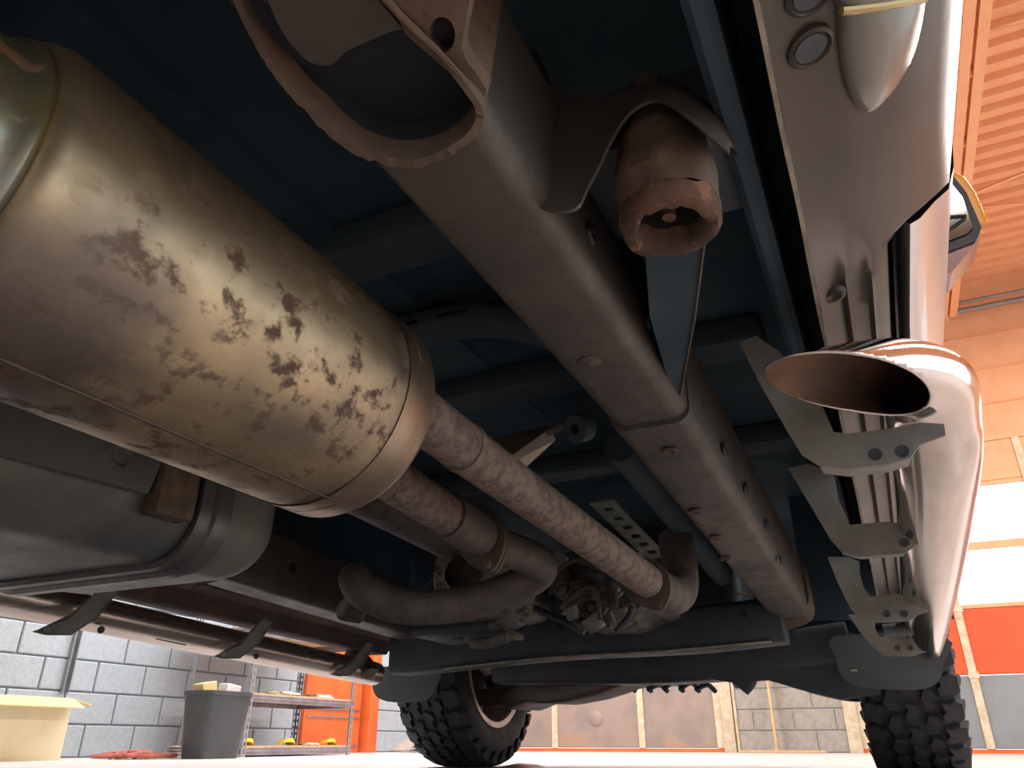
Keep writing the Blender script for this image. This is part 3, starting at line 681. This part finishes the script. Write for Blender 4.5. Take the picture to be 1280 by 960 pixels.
# --- cup bracket high above the lens: rolled steel with torn lip
lip = [(262, -60), (285, -15), (303, 28), (325, 70), (352, 105), (388, 148), (430, 183), (470, 203), (512, 209), (552, 199), (585, 178), (602, 155), (598, 128), (572, 92), (530, 48), (480, -2), (430, -50), (340, -90)]
lz = [.45, .445, .44, .433, .425, .415, .407, .402, .40, .402, .408, .415, .42, .428, .437, .446, .452, .455]
Lp = catmull([at(a, b, z=z_) for (a, b), z_ in zip(lip, lz)], 5, True); n = len(Lp); ctr = sum(Lp, Vector()) / n
dvec = Vector((-.012, .05, .16)); bm = NB(); rows = []; cupin = []
for i, p in enumerate(Lp):
    o_ = (p - ctr).normalized(); jt = Vector((0, 0, .0022 * noise.noise(Vector((i * .9, 0, 0)))))
    rows.append([bm.verts.new(q) for q in (p + jt, p - o_ * .005 + jt, p - o_ * .006 + dvec * .12, p - o_ * .008 + dvec, p + dvec - o_ * .001, p + dvec * .35, p + o_ * .001 + dvec * .1)])
for i in range(n):
    for j in range(7):
        f = bm.faces.new((rows[i][j], rows[i][(j + 1) % 7], rows[(i + 1) % n][(j + 1) % 7], rows[(i + 1) % n][j]))
        if j in (2, 3): cupin.append(f)
roughen(bm, .0015, 60)
M['cup_shade'] = mat('shaded_inside', (.022, .026, .036), (.016, .018, .026), .8, 0, 12, .4)  # shade of the cup's inside, painted as a dark colour
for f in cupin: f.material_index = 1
cup = part('arm_bracket', bm, 'cup', sharp=50); cup.data.materials.append(M['cup_shade'])
bm = NB(); vs = [bm.verts.new(p + dvec * max(.02, (.447 - p.z) / dvec.z)) for p in Lp]; bm.faces.new(vs); part('bracket_shade_sheet', bm, 'cup_shade', cup)  # added dark sheet that stands for the shade deep in the cup
# rounded plate lying in the bracket
pl = [(318, -60), (330, -12), (342, 20), (362, 52), (385, 77), (408, 83), (420, 78), (432, 66), (460, 52), (492, 38), (500, 30), (452, -20), (400, -70)]
bm = NB(); plate(bm, catmull([at(a, b, z=.437) for a, b in pl], 3, True), Vector((-.004, .008, .022))); roughen(bm, .0012, 50); part('inner_plate', bm, 'cup_grey', cup, 40)
# flange with the bolt hole, right side
fl = [(466, -20), (530, 46), (575, 92), (603, 130), (608, 112), (596, 92), (583, 76), (577, 60), (580, 38), (592, -25)]
H0 = at(552, 44, z=.43)
ring = []
bm = NB(); outer = [at(a, b, z=.432) for a, b in fl]
hole = [at(552 + 17 * math.cos(a_), 44 + 23 * math.sin(a_), z=.431) for a_ in [2 * math.pi * k / 18 for k in range(18)]]
ov = [bm.verts.new(p) for p in outer]; hv = [bm.verts.new(p) for p in hole]
oe = [bm.edges.new((ov[i], ov[(i + 1) % len(ov)])) for i in range(len(ov))]; he = [bm.edges.new((hv[i], hv[(i + 1) % len(hv)])) for i in range(len(hv))]
bmesh.ops.triangle_fill(bm, use_beauty=True, use_dissolve=False, edges=oe + he)
r_ = bmesh.ops.extrude_face_region(bm, geom=bm.faces[:]); 
for v in [g for g in r_['geom'] if isinstance(g, bmesh.types.BMVert)]: v.co += Vector((.0, .006, .014))
part('bolt_flange', bm, 'cup', cup, 40)
bm = NB(); disc(bm, at(552, 44, z=.4415), (0, 0, -1), .013, .001); part('bolt_hole', bm, 'cup_shade', cup)  # dark disc painted as the shade behind the hole
bm = NB(); sweep(bm, catmull([at(a, b, z=.429) for a, b in ((452, -34), (480, -4), (530, 48), (572, 92), (600, 128))], 5), circ(.0022, 8)); roughen(bm, .0008, 90); part('flange_edge', bm, 'cup', cup)

# --- body mount: pressed outrigger bracket + bushing
ymt = .42
topo = [(664, 60), (680, 100), (705, 113), (745, 119), (780, 108), (815, 98), (850, 105), (885, 128), (906, 152), (916, 178)]
lipo = [(910, 190), (888, 172), (860, 148), (832, 128), (810, 126), (785, 142), (765, 172), (748, 208), (733, 236), (722, 258), (700, 264), (678, 260), (668, 248), (664, 225)]
tp = catmull([at(a, b, y=ymt + .045) for a, b in topo], 4); lp = catmull([at(a, b, y=ymt) for a, b in lipo], 4)
N_ = 60
def resample(pts, n):
    L = [0]
    for i in range(1, len(pts)): L.append(L[-1] + (pts[i] - pts[i - 1]).length)
    out = []; j = 0
    for k in range(n):
        d_ = L[-1] * k / (n - 1)
        while j < len(L) - 2 and L[j + 1] < d_: j += 1
        out.append(pts[j].lerp(pts[j + 1], (d_ - L[j]) / max(1e-9, L[j + 1] - L[j])))
    return out
U = resample(tp, N_); V_ = resample(lp[::-1], N_)
bm = NB(); rows = []
for i in range(N_):
    a_, b_ = V_[i], U[i]; fd = .006 + .094 * math.sin(math.pi * i / (N_ - 1)) ** .6
    rows.append([bm.verts.new(q) for q in (a_ + Vector((0, .0035, 0)), a_, a_.lerp(b_, .08) + Vector((0, -.001, 0)), a_.lerp(b_, .5) + Vector((0, -.006, 0)), a_.lerp(b_, .9), b_, b_ + Vector((0, fd, .01)), b_ + Vector((0, fd, .004)), b_ + Vector((0, .004, -.004)), a_.lerp(b_, .5) + Vector((0, -.001, 0)))])
m_ = 10
for i in range(N_ - 1):
    for j in range(m_): bm.faces.new((rows[i][j], rows[i][(j + 1) % m_], rows[i + 1][(j + 1) % m_], rows[i + 1][j]))
bm.faces.new(rows[0]); bm.faces.new(rows[-1][::-1])
ob_ = part('body_mount_bracket', bm, 'frame', sharp=60)
bm = NB(); add_box(bm, (-.17, .47, .535), (-.03, .60, .60), .01, 2); part('mount_seat', bm, 'member', ob_)
# gusset tapering forward on the rail
bm = NB(); plate(bm, [at(846, 513, z=.470), at(812, 395, z=.462), at(806, 300, z=.462), at(882, 290, z=.462), at(868, 400, z=.464)], (0, 0, .12)); part('mount_gusset', bm, 'under', ob_)
bm = NB(); tube(bm, [at(882, 290, z=.461), at(868, 400, z=.462), at(847, 513, z=.468)], .0012, 6); part('gusset_edge', bm, 'suspension', ob_)
# bushing, vertical axis
bc = at(838, 280, z=.446); r0 = .0385
bm = NB(); pr = [(.012, r0 * .98), (.013, r0 * 1.0), (.03, r0 * .985), (.033, r0 * 1.03), (.05, r0 * 1.02), (.055, r0 * .94), (.075, r0 * .92), (.082, r0 * .80), (.10, r0 * .7)]
lathe(bm, pr, bc, (0, 0, 1), 48); roughen(bm, .0035, 55); bu = part('mount_bushing', bm, 'cup', None, 50)
bm = NB(); lathe(bm, [(.012, r0 * .98), (.0, r0 * 1.0), (-.006, r0 * .92), (-.007, r0 * .74), (-.003, r0 * .64), (.006, r0 * .60), (.012, r0 * .60)], bc, (0, 0, 1), 48); roughen(bm, .0028, 110, 4); part('bushing_lip', bm, 'rust', bu, 60)
bm = NB(); lathe(bm, [(.050, .0005), (.050, r0 * .60), (.010, r0 * .61)], bc, (0, 0, 1), 24); part('bushing_core', bm, 'recess_shade', bu)  # core coloured dark for the shade inside the opening
bm = NB(); tube(bm, [bc + Vector((0, 0, .045)), bc + Vector((0, 0, .006))], .0055, 12); roughen(bm, .001, 90); part('mount_bolt', bm, 'rust', bu)
bm = NB(); c = at(812, 150, y=.46); tube(bm, [c, c + Vector((.0, .01, .05))], .012, 10); part('spacer', bm, 'frame_rust', bu)

# --- body side on the right
def sec_front(y):   # sill + outer panel section, from pinch weld outwards
    return [(.0, .520), (.02, .522), (.045, .55), (.072, .565), (.080, .572)]
ys = [-.8 + .1 * k for k in range(33)]
def bump_(x, c, w_): return max(0, 1 - abs(x - c) / w_)
Qs = [(.002, .516), (.012, .522), (.026, .528), (.031, .530), (.036, .532), (.052, .538), (.057, .541), (.065, .545), (.085, .556), (.11, .575), (.135, .605), (.156, .65), (.173, .71), (.184, .78), (.190, .88), (.188, 1.0), (.18, 1.2)]
Rs = [(.002, .516), (.012, .524), (.026, .534), (.031, .529), (.036, .535), (.052, .540), (.057, .535), (.062, .541), (.074, .548), (.080, .575), (.083, .62), (.088, .66), (.10, .72), (.12, .79), (.13, .88), (.13, 1.0), (.13, 1.2)]
def sstep(t_): t_ = max(0, min(1, t_)); return t_ * t_ * (3 - 2 * t_)
def qsec(y):
    out = []
    for i, (a, b) in enumerate(zip(Qs, Rs)):
        y0 = .64 if i < 8 else .722; w_ = .2 if i < 8 else .014
        k = sstep((y - y0) / w_); out.append((a[0] * (1 - k) + b[0] * k, a[1] * (1 - k) + b[1] * k))
    return out
def yoff(z): return .13 * sstep((z - .56) / .16) - .04 * sstep((z - .72) / .2)
def zq(x, y):
    q_ = qsec(y)
    for (a, za), (b, zb) in zip(q_, q_[1:]):
        if a <= x <= b: return za + (zb - za) * (x - a) / max(1e-6, b - a)
    return q_[-1][1]
def on_sill(px, py, lift=.0):
    z_ = .54
    for _ in range(12): p = at(px, py, z=z_); z_ = .5 * z_ + .5 * (zq(max(.003, min(.19, p.x)), p.y) - lift)
    return at(px, py, z=z_)
bm = NB(); rows = []
for y in [-.8 + .1 * k for k in range(14)] + [.56 + .02 * k for k in range(8)] + [.715 + .0035 * k for k in range(8)] + [.76 + .02 * k for k in range(10)] + [.96 + .08 * k for k in range(19)]: rows.append([bm.verts.new((a, y + (yoff(Qs[i_][1]) if i_ > 8 else 0), b)) for i_, (a, b) in enumerate(qsec(y))])
for i in range(len(rows) - 1):
    for j in range(16): bm.faces.new((rows[i][j], rows[i][j + 1], rows[i + 1][j + 1], rows[i + 1][j]))
quarter = sill = part('rocker_sill', bm, 'sill', sharp=60)
# outer door/rocker skin, starting at the seam
bm = NB(); rows = []
A_ = [(.096, .62), (.096, .574), (.100, .567), (.110, .572), (.130, .600), (.156, .65), (.178, .715), (.190, .78), (.199, .88), (.197, 1.0), (.185, 1.2)]
for k in range(25):
    row = []
    for a, b in A_:
        y0 = .735 + .13 * sstep((b - .56) / .16) - .04 * sstep((b - .72) / .2); y = y0 + (2.45 - y0) * k / 24
        row.append(bm.verts.new((a, y, b)))
    rows.append(row)
for i in range(len(rows) - 1):
    for j in range(len(A_) - 1): bm.faces.new((rows[i][j], rows[i][j + 1], rows[i + 1][j + 1], rows[i + 1][j]))
skin = part('door_skin', bm, 'paint', sharp=60)
bm = NB(); add_box(bm, (.12, -.8, 1.19), (.19, 2.45, 1.21)); part('body_shoulder', bm, 'paint')
DROP = lambda y: max(0, y - .95) * .055
for o_ in (quarter, skin):
    for v in o_.data.vertices:
        if v.co.z < 1.1: v.co.z -= DROP(v.co.y)
# pinch weld line
bm = NB(); pw = []
pth = [(.0 + .0015 * noise.noise(Vector((y * 6, 0, 0))), y, .508 - DROP(y) + .002 * noise.noise(Vector((y * 11, 5, 0)))) for y in [-.2 + .03 * k for k in range(88)]]
sweep(bm, pth, [(-.0018, -.010), (.0018, -.010), (.0018, .012), (-.0018, .012)]); part('pinch_weld', bm, 'seam')
# grommets
for px, py, r_ in ((1013, 60, .0125), (1012, -8, .0125)):
    c = on_sill(px, py, .003); nr = Vector((.28, 0, -1))
    bm = NB(); lathe(bm, [(-.004, r_ * 1.35), (.001, r_ * 1.3), (.0025, r_ * 1.12), (.0, r_ * .98), (.0, .0005)], c, nr, 28)
    g = part('grommet', bm, 'sill', quarter)
    bm = NB(); lathe(bm, [(.0, r_ * .95), (.0012, r_ * .9), (.0012, .0005)], c, nr, 24); mk_obj('grommet_plug', bm, M['member'], quarter)
c = on_sill(1042, 368, .001); bm = NB(); lathe(bm, [(-.004, .014), (.003, .012), (.004, .008), (.001, .0005)], c, (0.1, 0, -1), 20); part('grommet', bm, 'sill', sill)
# pale flare tongue
tg = [(1050, -40), (1050, 15), (1052, 60), (1058, 100), (1068, 128), (1080, 140), (1096, 136), (1118, 112), (1138, 78), (1150, 40), (1157, 0), (1158, -45)]
ed = [on_sill(p[0], p[1], .004) for p in [(q.x, q.y) for q in catmull([Vector((a, b, 0)) for a, b in tg], 3, True)]]
bm = NB(); ce = on_sill(1100, 30, .004); nn = Vector((.35, 0, -1)).normalized()
vo = [bm.verts.new(p - nn * .008) for p in ed]; v1 = [bm.verts.new(p) for p in ed]; v2 = [bm.verts.new(p.lerp(ce, .12) + nn * .005) for p in ed]; v3 = [bm.verts.new(p.lerp(ce, .55) + nn * .011) for p in ed]; vc = bm.verts.new(ce + nn * .013)
n = len(ed)
for i in range(n):
    j = (i + 1) % n
    bm.faces.new((vo[i], vo[j], v1[j], v1[i])); bm.faces.new((v1[i], v1[j], v2[j], v2[i])); bm.faces.new((v2[i], v2[j], v3[j], v3[i])); bm.faces.new((v3[i], v3[j], vc))
fl_ = part('flare_end', bm, 'trim_pale', quarter, 60)
bm = NB(); sweep(bm, [on_sill(1052, 14, .010), on_sill(1104, 8, .018), on_sill(1156, -2, .010)], circ(.003, 8)); mk_obj('flare_joint', bm, M['gold'], quarter)
# door mirror
c0 = at(1204, 285, x=.30)
mo = part('door_mirror', (lambda b: (plate(b, [at(px, py, x=None, y=c0.y, z=None) for px, py in ((1172, 222), (1192, 222), (1206, 240), (1226, 282), (1224, 300), (1190, 340), (1170, 348))], (0, .10, .01)), b)[1])(NB()), 'plum', sharp=30)
bm = NB(); plate(bm, [at(px, py, y=c0.y - .004) for px, py in ((1172, 220), (1191, 219), (1208, 240), (1227, 284), (1218, 302), (1172, 320))], (0, .006, 0)); part('mirror_housing', bm, 'black', mo) if False else mk_obj('mirror_bezel', bm, M['black'], mo)
bm = NB(); plate(bm, [at(px, py, y=c0.y - .008) for px, py in ((1172, 229), (1189, 229), (1203, 246), (1216, 284), (1209, 292), (1172, 306))], (0, .003, 0)); mk_obj('mirror_glass', bm, M['mirror'], mo)
bm = NB(); sweep(bm, [at(a, b, y=c0.y + .01) for a, b in ((1190, 221), (1200, 226), (1212, 243), (1228, 280))], boxprof(.012, .02, .003)); mk_obj('turn_signal', bm, M['amber'], mo)
bm = NB()
for (p, q) in (((1172, 272), (1208, 270)), ((1172, 298), (1206, 273))): sweep(bm, [at(*p, y=c0.y - .009), at(*q, y=c0.y - .009)], circ(.0035, 6))
mk_obj('mirror_brace', bm, M['black'], mo)

# --- side steps
def step_z(y): return .415 - (y - .83) * .062
pthR = [(-.19, .62, .340), (-.12, .665, .365), (-.055, .710, .390), (.005, .752, .413), (.055, .800, .431), (.088, .862, .439), (.096, .94, .430), (.097, 1.06, step_z(1.06) + .002), (.095, 1.5, step_z(1.5)), (.088, 2.0, step_z(2.0)), (.080, 2.36, step_z(2.36))]
pth = catmull(pthR, 12)
bm = NB(); sweep(bm, pth, circ(.050, 48, .038), up=(0, 0, 1))
A_, B_ = at(972, 477, z=.424), at(1187, 506, z=.396)
nrm = (B_ - A_).cross(Vector((-.65, .76, -.05))).normalized()
if nrm.z > 0: nrm = -nrm
fs = [f for f in bm.faces if f.calc_center_median().y < .905]
geom = list({v for f in fs for v in f.verts}) + list({e for f in fs for e in f.edges}) + fs
bmesh.ops.bisect_plane(bm, geom=geom, plane_co=A_.lerp(B_, .5), plane_no=nrm, clear_outer=True)
st = part('side_step', bm, 'chrome', sharp=50, label='chrome side step tube with an open cut end')
md = st.modifiers.new('wall', 'SOLIDIFY'); md.thickness = .0025; md.offset = -1; md.material_offset = 1; md.material_offset_rim = 0
M['soiled'] = mat('soiled_tube_inside', (.22, .12, .075), (.10, .065, .05), .55, .3, 10, .3); st.data.materials.append(M['soiled'])
# step tread pad recess strip on the tube's flank
# brackets of the right step
BR = [ # outline of each plate, seen square from behind
 (.86, [(924, 428), (945, 420), (975, 440), (1008, 480), (1030, 512), (1042, 540), (1060, 542), (1110, 536), (1150, 528), (1180, 530), (1182, 543), (1150, 556), (1138, 572), (1110, 580), (1060, 586), (1025, 582), (1002, 568), (985, 540), (950, 480)], [(1094, 568), (1128, 564)]),
 (1.26, [(985, 585), (1010, 580), (1040, 590), (1044, 600), (1048, 625), (1058, 645), (1062, 656), (1110, 652), (1150, 658), (1168, 664), (1166, 672), (1148, 680), (1130, 692), (1075, 696), (1052, 690), (1038, 674), (1015, 635)], [(1130, 678)]),
 (1.70, [(1034, 696), (1060, 696), (1074, 702), (1074, 715), (1080, 735), (1088, 746), (1120, 742), (1150, 750), (1166, 757), (1162, 764), (1148, 768), (1138, 776), (1100, 778), (1078, 776), (1064, 762), (1048, 730)], [(1108, 767), (1130, 767)]),
 (2.20, [(1060, 768), (1078, 768), (1094, 778), (1094, 786), (1100, 796), (1130, 796), (1160, 800), (1166, 806), (1160, 814), (1140, 820), (1105, 820), (1092, 810), (1075, 790)], [(1122, 810), (1138, 810)])]
for k, (yb, ol_, holes) in enumerate(BR):
    bm = NB(); P_ = [at(a, b, y=yb) for a, b in ol_]; plate(bm, P_, (0, .0045, 0)); br = part('step_bracket', bm, 'bracket')
    # turned flange along the lower edge and up the arm's inner edge
    bm = NB(); zmin = min(p.z for p in P_); low = [p for p in P_ if p.z < zmin + .011 and p.x > -.07]
    low.sort(key=lambda p: p.x)
    V2 = [[bm.verts.new(p + Vector(o)) for o in ((0, .004, 0), (0, .05, .006), (0, .05, .010), (0, .004, .004))] for p in low]
    for i in range(len(V2) - 1):
        for j in range(4): bm.faces.new((V2[i][j], V2[i][(j + 1) % 4], V2[i + 1][(j + 1) % 4], V2[i + 1][j]))
    bm.faces.new(V2[0]); bm.faces.new(V2[-1][::-1]); mk_obj('foot_flange', bm, M['bracket'], br)
    for hx, hy in holes:
        c = at(hx, hy, y=yb); bm = NB(); r_ = .0065; lathe(bm, [(-.001, r_ * 1.1), (.0008, r_ * 1.05), (.0006, r_ * .8), (.0, .0005)], c, (0, -1, 0), 14); mk_obj('bracket_hole', bm, M['member'], br)
bm = NB(); c = at(1122, 787, y=2.0); tube(bm, [c - Vector((.03, 0, 0)), c + Vector((.03, 0, 0))], .014, 12); part('bolt_cap', bm, 'flap')
# left step
bm = NB(); pl_ = catmull([(-1.69, .70, .385), (-1.69, 1.1, .372), (-1.69, 1.6, .348), (-1.69, 2.1, .327), (-1.69, 2.40, .315)], 6)
sweep(bm, pl_, circ(.046, 26, .040)); st2 = part('side_step', bm, 'chrome_dull', label='brushed side step tube on the far side')
for k, px in enumerate((70, 285, 425)):
    c = at(px, (775, 808, 832)[k], x=-1.65); y = c.y; z_ = c.z
    bm = NB()
    plate(bm, [(-1.655, y - .045, z_ - .03), (-1.642, y - .02, z_ - .035), (-1.635, y + .03, z_ - .03), (-1.60, y + .06, z_ + .01), (-1.585, y + .085, z_ + .07), (-1.585, y + .045, z_ + .075), (-1.61, y - .0, z_ + .0)], (.006, 0, 0))
    b_ = part('step_bracket', bm, 'bracket')
    for q in range(2): bm = NB(); lathe(bm, [(0, .007), (.002, .006), (.002, .0005)], (-1.636, y - .025 + .022 * q, z_ - .022), (1, -.2, -.3), 12); mk_obj('bracket_hole', bm, M['seam'], b_)
for px, py in ((135, 775), (128, 787), (329, 811), (322, 820)):
    c = at(px, py, x=-1.648); bm = NB(); lathe(bm, [(0, .009), (.004, .008), (.004, .0005)], (c.x - .006, c.y, c.z), (1, 0, -.2), 12); mk_obj('step_hole', bm, M['black'], st2)
c = at(215, 800, x=-1.66); bm = NB(); add_box(bm, (c.x - .02, c.y - .05, c.z - .006), (c.x, c.y + .05, c.z + .006), .002, 1, Matrix.Rotation(R(-3), 3, 'X')); mk_obj('step_clip', bm, M['black'], st2)
# left rocker with its bright pinch line
bm = NB(); sweep(bm, [(-1.68, -.8, .481), (-1.68, 2.4, .377)], [(-.09, .03), (-.04, .0), (.04, .0), (.06, .04), (.11, .05), (.11, .2), (-.09, .4)]); part('rocker_sill', bm, 'frame_rust')
# --- wheels
TR, TW = .405, .27
def tyre_profile():
    w2 = TW / 2
    return [(-w2 + .03, .25), (-w2 + .012, .258), (-w2 - .004, .295), (-w2 - .004, .335), (-w2 + .012, .372), (-w2 + .03, .388), (0, .393), (w2 - .03, .388), (w2 - .012, .372), (w2 + .004, .335), (w2 + .004, .295), (w2 - .012, .258), (w2 - .03, .25)]
NPITCH = 30
shapes = [  # (v centre, list of (u, v) outline in metres, per pitch ~ .084)
    (-.100, [(-.034, -.040), (.020, -.040), (.036, -.020), (.030, .006), (.036, .022), (.006, .026), (-.004, .012), (-.036, .014), (-.030, -.010)]),
    (-.050, [(-.036, -.014), (-.006, -.026), (.030, -.012), (.034, .012), (.012, .020), (.002, .010), (-.026, .022), (-.034, .006)]),
    (0.0,   [(-.034, -.012), (-.010, -.024), (.014, -.012), (.036, -.018), (.030, .010), (.006, .024), (-.012, .010), (-.036, .016)]),
    (.050, [(-.032, -.016), (.0, -.022), (.034, -.010), (.030, .014), (.002, .024), (-.010, .012), (-.036, .012)]),
    (.100, [(-.036, -.018), (-.010, -.024), (.002, -.012), (.034, -.022), (.030, .0), (.036, .020), (.022, .040), (-.030, .040), (-.036, .020), (-.026, .004)])]
def surf(v, lift):
    v = max(-TW / 2 - .004, min(TW / 2 + .004, v)); a = abs(v)
    r = .393 if a < .085 else .393 - (a - .085) ** 2 * 5.5
    return r + lift
def block_bm(vc, outl, pitch):
    b = NB(); top, bot = [], []
    for u, v in outl:
        for lst, lift, sc_ in ((top, .0125, .90), (bot, -.003, 1.0)):
            vv = vc + v * sc_; th = u * sc_ / .4; r = surf(vv, lift)
            # rotated about the x axle: theta=0 points to -y (towards the lens)
            lst.append(b.verts.new((vv, -r * math.cos(th), r * math.sin(th))))
    b.faces.new(top); b.faces.new(bot[::-1]); n = len(top)
    for i in range(n): b.faces.new((top[i], bot[i], bot[(i + 1) % n], top[(i + 1) % n]))
    return b
def sidelug_bm(s_):
    b = NB(); th = .05; pts = []
    for r, dth, dx in ((.385, -1, 0), (.385, 1, 0), (.352, .6, 0), (.345, -.2, 0), (.358, -.9, 0)):
        pts.append((r, dth * th))
    top = [b.verts.new((s_ * (TW / 2 + .012 - (r - .35) * .35), -r * math.cos(a_), r * math.sin(a_))) for r, a_ in pts]
    bot = [b.verts.new((s_ * (TW / 2 - .012), -r * math.cos(a_), r * math.sin(a_))) for r, a_ in pts]
    b.faces.new(top); b.faces.new(bot[::-1]); n = 5
    for i in range(n): b.faces.new((top[i], bot[i], bot[(i + 1) % n], top[(i + 1) % n]))
    return b
protos = None
def wheel(x, y, steer=0, inner=1):
    global protos
    W = Matrix.Translation((x, y, TR)) @ Matrix.Rotation(R(steer), 4, 'Z')
    bm = NB(); lathe(bm, tyre_profile(), (0, 0, 0), (1, 0, 0), 96)
    ty = mk_obj('tyre', bm, M['rubber'], None, 40); ty.parent = T; ty.matrix_world = W
    def put(name, me, extra=Matrix.Identity(4)):
        o = bpy.data.objects.new(name, me); sc.collection.objects.link(o); o.parent = ty; o.matrix_world = W @ extra
    if protos is None:
        protos = []
        for vc, ol_ in shapes:
            o = mk_obj('tread_block', block_bm(vc, ol_, 0), M['rubber'], None, 30); protos.append(('tread_block', o.data)); bpy.data.objects.remove(o)
        for s_ in (-1, 1):
            o = mk_obj('side_lug', sidelug_bm(s_), M['rubber'], None, 30); protos.append(('side_lug', o.data)); bpy.data.objects.remove(o)
    for j, (nm, me) in enumerate(protos):
        for k in range(NPITCH):
            put(nm, me, Matrix.Rotation(2 * math.pi * (k + (j % 2) * .45) / NPITCH, 4, 'X'))
    bm = NB(); s_ = inner
    lathe(bm, [(s_ * .120, .262), (s_ * .130, .260), (s_ * .132, .250), (s_ * .126, .238), (s_ * .09, .232), (s_ * -.06, .215), (s_ * -.07, .10), (s_ * -.075, .05), (s_ * -.075, .001)], (0, 0, 0), (1, 0, 0), 64)
    o = mk_obj('wheel_rim', bm, M['alloy'], None, 50); o.parent = T; o.matrix_world = W
    bm = NB(); lathe(bm, [(s_ * .02, .001), (s_ * .02, .16), (s_ * .0, .165), (s_ * -.02, .165)], (0, 0, 0), (1, 0, 0), 40)
    lathe(bm, [(s_ * .02, .07), (s_ * .07, .06), (s_ * .075, .001)], (0, 0, 0), (1, 0, 0), 24)
    o = mk_obj('brake_disc', bm, M['suspension'], None, 50); o.parent = T; o.matrix_world = W
    return W
YA = 3.05
wheel(-1.645, YA, 0, 1); wheel(.030, YA, 0, -1)

# --- mud flaps
def flap(pts, y, lab):
    bm = NB(); plate(bm, catmull([at(a, b, y=y) for a, b in pts], 3, True), (0, .008, 0)); return part('mud_flap', bm, 'flap', None, 40, lab)
flap([(1044, 795), (1045, 822), (1052, 845), (1070, 857), (1110, 862), (1155, 861), (1174, 850), (1180, 828), (1180, 795)], 2.54, 'grey mud flap nearest the camera')
flap([(466, 835), (465, 855), (470, 870), (485, 877), (510, 878), (532, 875), (542, 864), (545, 835)], 2.55, 'small grey mud flap on the far wheel')
bm = NB(); plate(bm, [at(a, b, y=2.62) for a, b in ((850, 812), (940, 806), (1060, 790), (1100, 800), (1100, 868), (1050, 874), (1000, 862), (960, 850), (915, 853), (870, 846))], (0, .03, 0)); part('splash_shield', bm, 'member')
bm = NB(); c = at(1067, 838, y=2.54); add_box(bm, (c.x - .01, 2.536, c.z - .003), (c.x + .01, 2.54, c.z + .003), .001, 1); part('flap_mark', bm, 'hanger')

# --- wheel housings and front suspension
bm = NB(); pts = [(-1.49, 2.50, .42), (-1.49, 2.62, .62), (-1.49, 3.05, .78)]; plate(bm, [(-1.80, 2.48, .40), (-1.30, 2.48, .40), (-1.30, 2.48, .85), (-1.80, 2.48, .85)], (0, .01, 0)); part('wheel_housing', bm, 'under')
bm = NB(); plate(bm, [(-.2, 2.48, .42), (.18, 2.48, .40), (.18, 2.48, .85), (-.2, 2.48, .85)], (0, .01, 0)); part('wheel_housing', bm, 'under')
def arm(name, pix, y, w_, h_, m='suspension', y2=None):
    n = len(pix); pts = [at(a, b, y=y + ((y2 or y) - y) * i / (n - 1)) for i, (a, b) in enumerate(pix)]
    bm = NB(); sweep(bm, catmull(pts, 5), boxprof(w_, h_, min(w_, h_) * .3)); roughen(bm, .004, 12); return part(name, bm, m)
arm('lower_control_arm', [(655, 876), (668, 870), (682, 866), (705, 868), (745, 860), (800, 842)], 3.0, .20, .07, 'suspension', 2.8)
arm('lower_control_arm', [(650, 850), (640, 868), (610, 872), (585, 868)], 3.0, .07, .07, 'suspension', 3.05)
arm('steering_knuckle', [(600, 845), (595, 872), (590, 890)], 3.05, .08, .07, 'suspension')
arm('axle_shaft', [(690, 845), (640, 850), (595, 855)], 3.08, .05, .05, 'member')
arm('lower_control_arm', [(920, 850), (950, 835), (985, 840), (1020, 856), (1060, 866), (1090, 868)], 2.75, .10, .05, 'suspension', 2.95)
arm('steering_knuckle', [(1068, 800), (1080, 840), (1088, 870)], 3.0, .08, .07, 'member')
arm('torsion_bar', [(905, 822), (935, 842), (925, 860)], 2.65, .05, .06, 'member')
# skid plate edge and wiring under engine
sk = beam('skid_plate', [at(735, 856, y=2.95), at(800, 856, y=2.95), at(870, 852, y=2.95)], .20, .012, 'cast_pale', .004)
for k in range(6):
    px = 770 + k * 20; bm = NB(); tube(bm, [at(px, 862, y=2.9), at(px + 14, 850 + (k % 3) * 3, y=2.95), at(px + 24, 864, y=3.0)], .009, 8, smooth=4); mk_obj('wiring', bm, M['member'], sk)
lumpart('differential_housing', (-.95, 3.05, .42), (.16, .14, .11), 'member', None, 12, .15)
bm = NB(); add_box(bm, (-1.15, 2.45, .36), (-.38, 3.2, .62), .05, 3); part('engine_sump', bm, 'member')
lumpart('engine_block', (-.75, 2.9, .58), (.28, .45, .18), 'under', None, 15, .15)
bm = NB(); add_box(bm, (-1.55, 3.45, .42), (-.05, 3.55, .9), .02); part('radiator_support', bm, 'under')
# outer body of the cab and bonnet, out of the lens
bm = NB(); add_box(bm, (-1.80, -1.2, .62), (-1.76, 2.5, 1.2), .01); part('door_skin', bm, 'paint')
bm = NB(); add_box(bm, (-1.62, -1.2, .83), (.10, 3.6, 1.18), .03); part('cab_body', bm, 'under')
# bushing of the left rocker outrigger
arm('outrigger', [(440, 815), (455, 830), (462, 842)], 2.3, .06, .05, 'frame_rust')
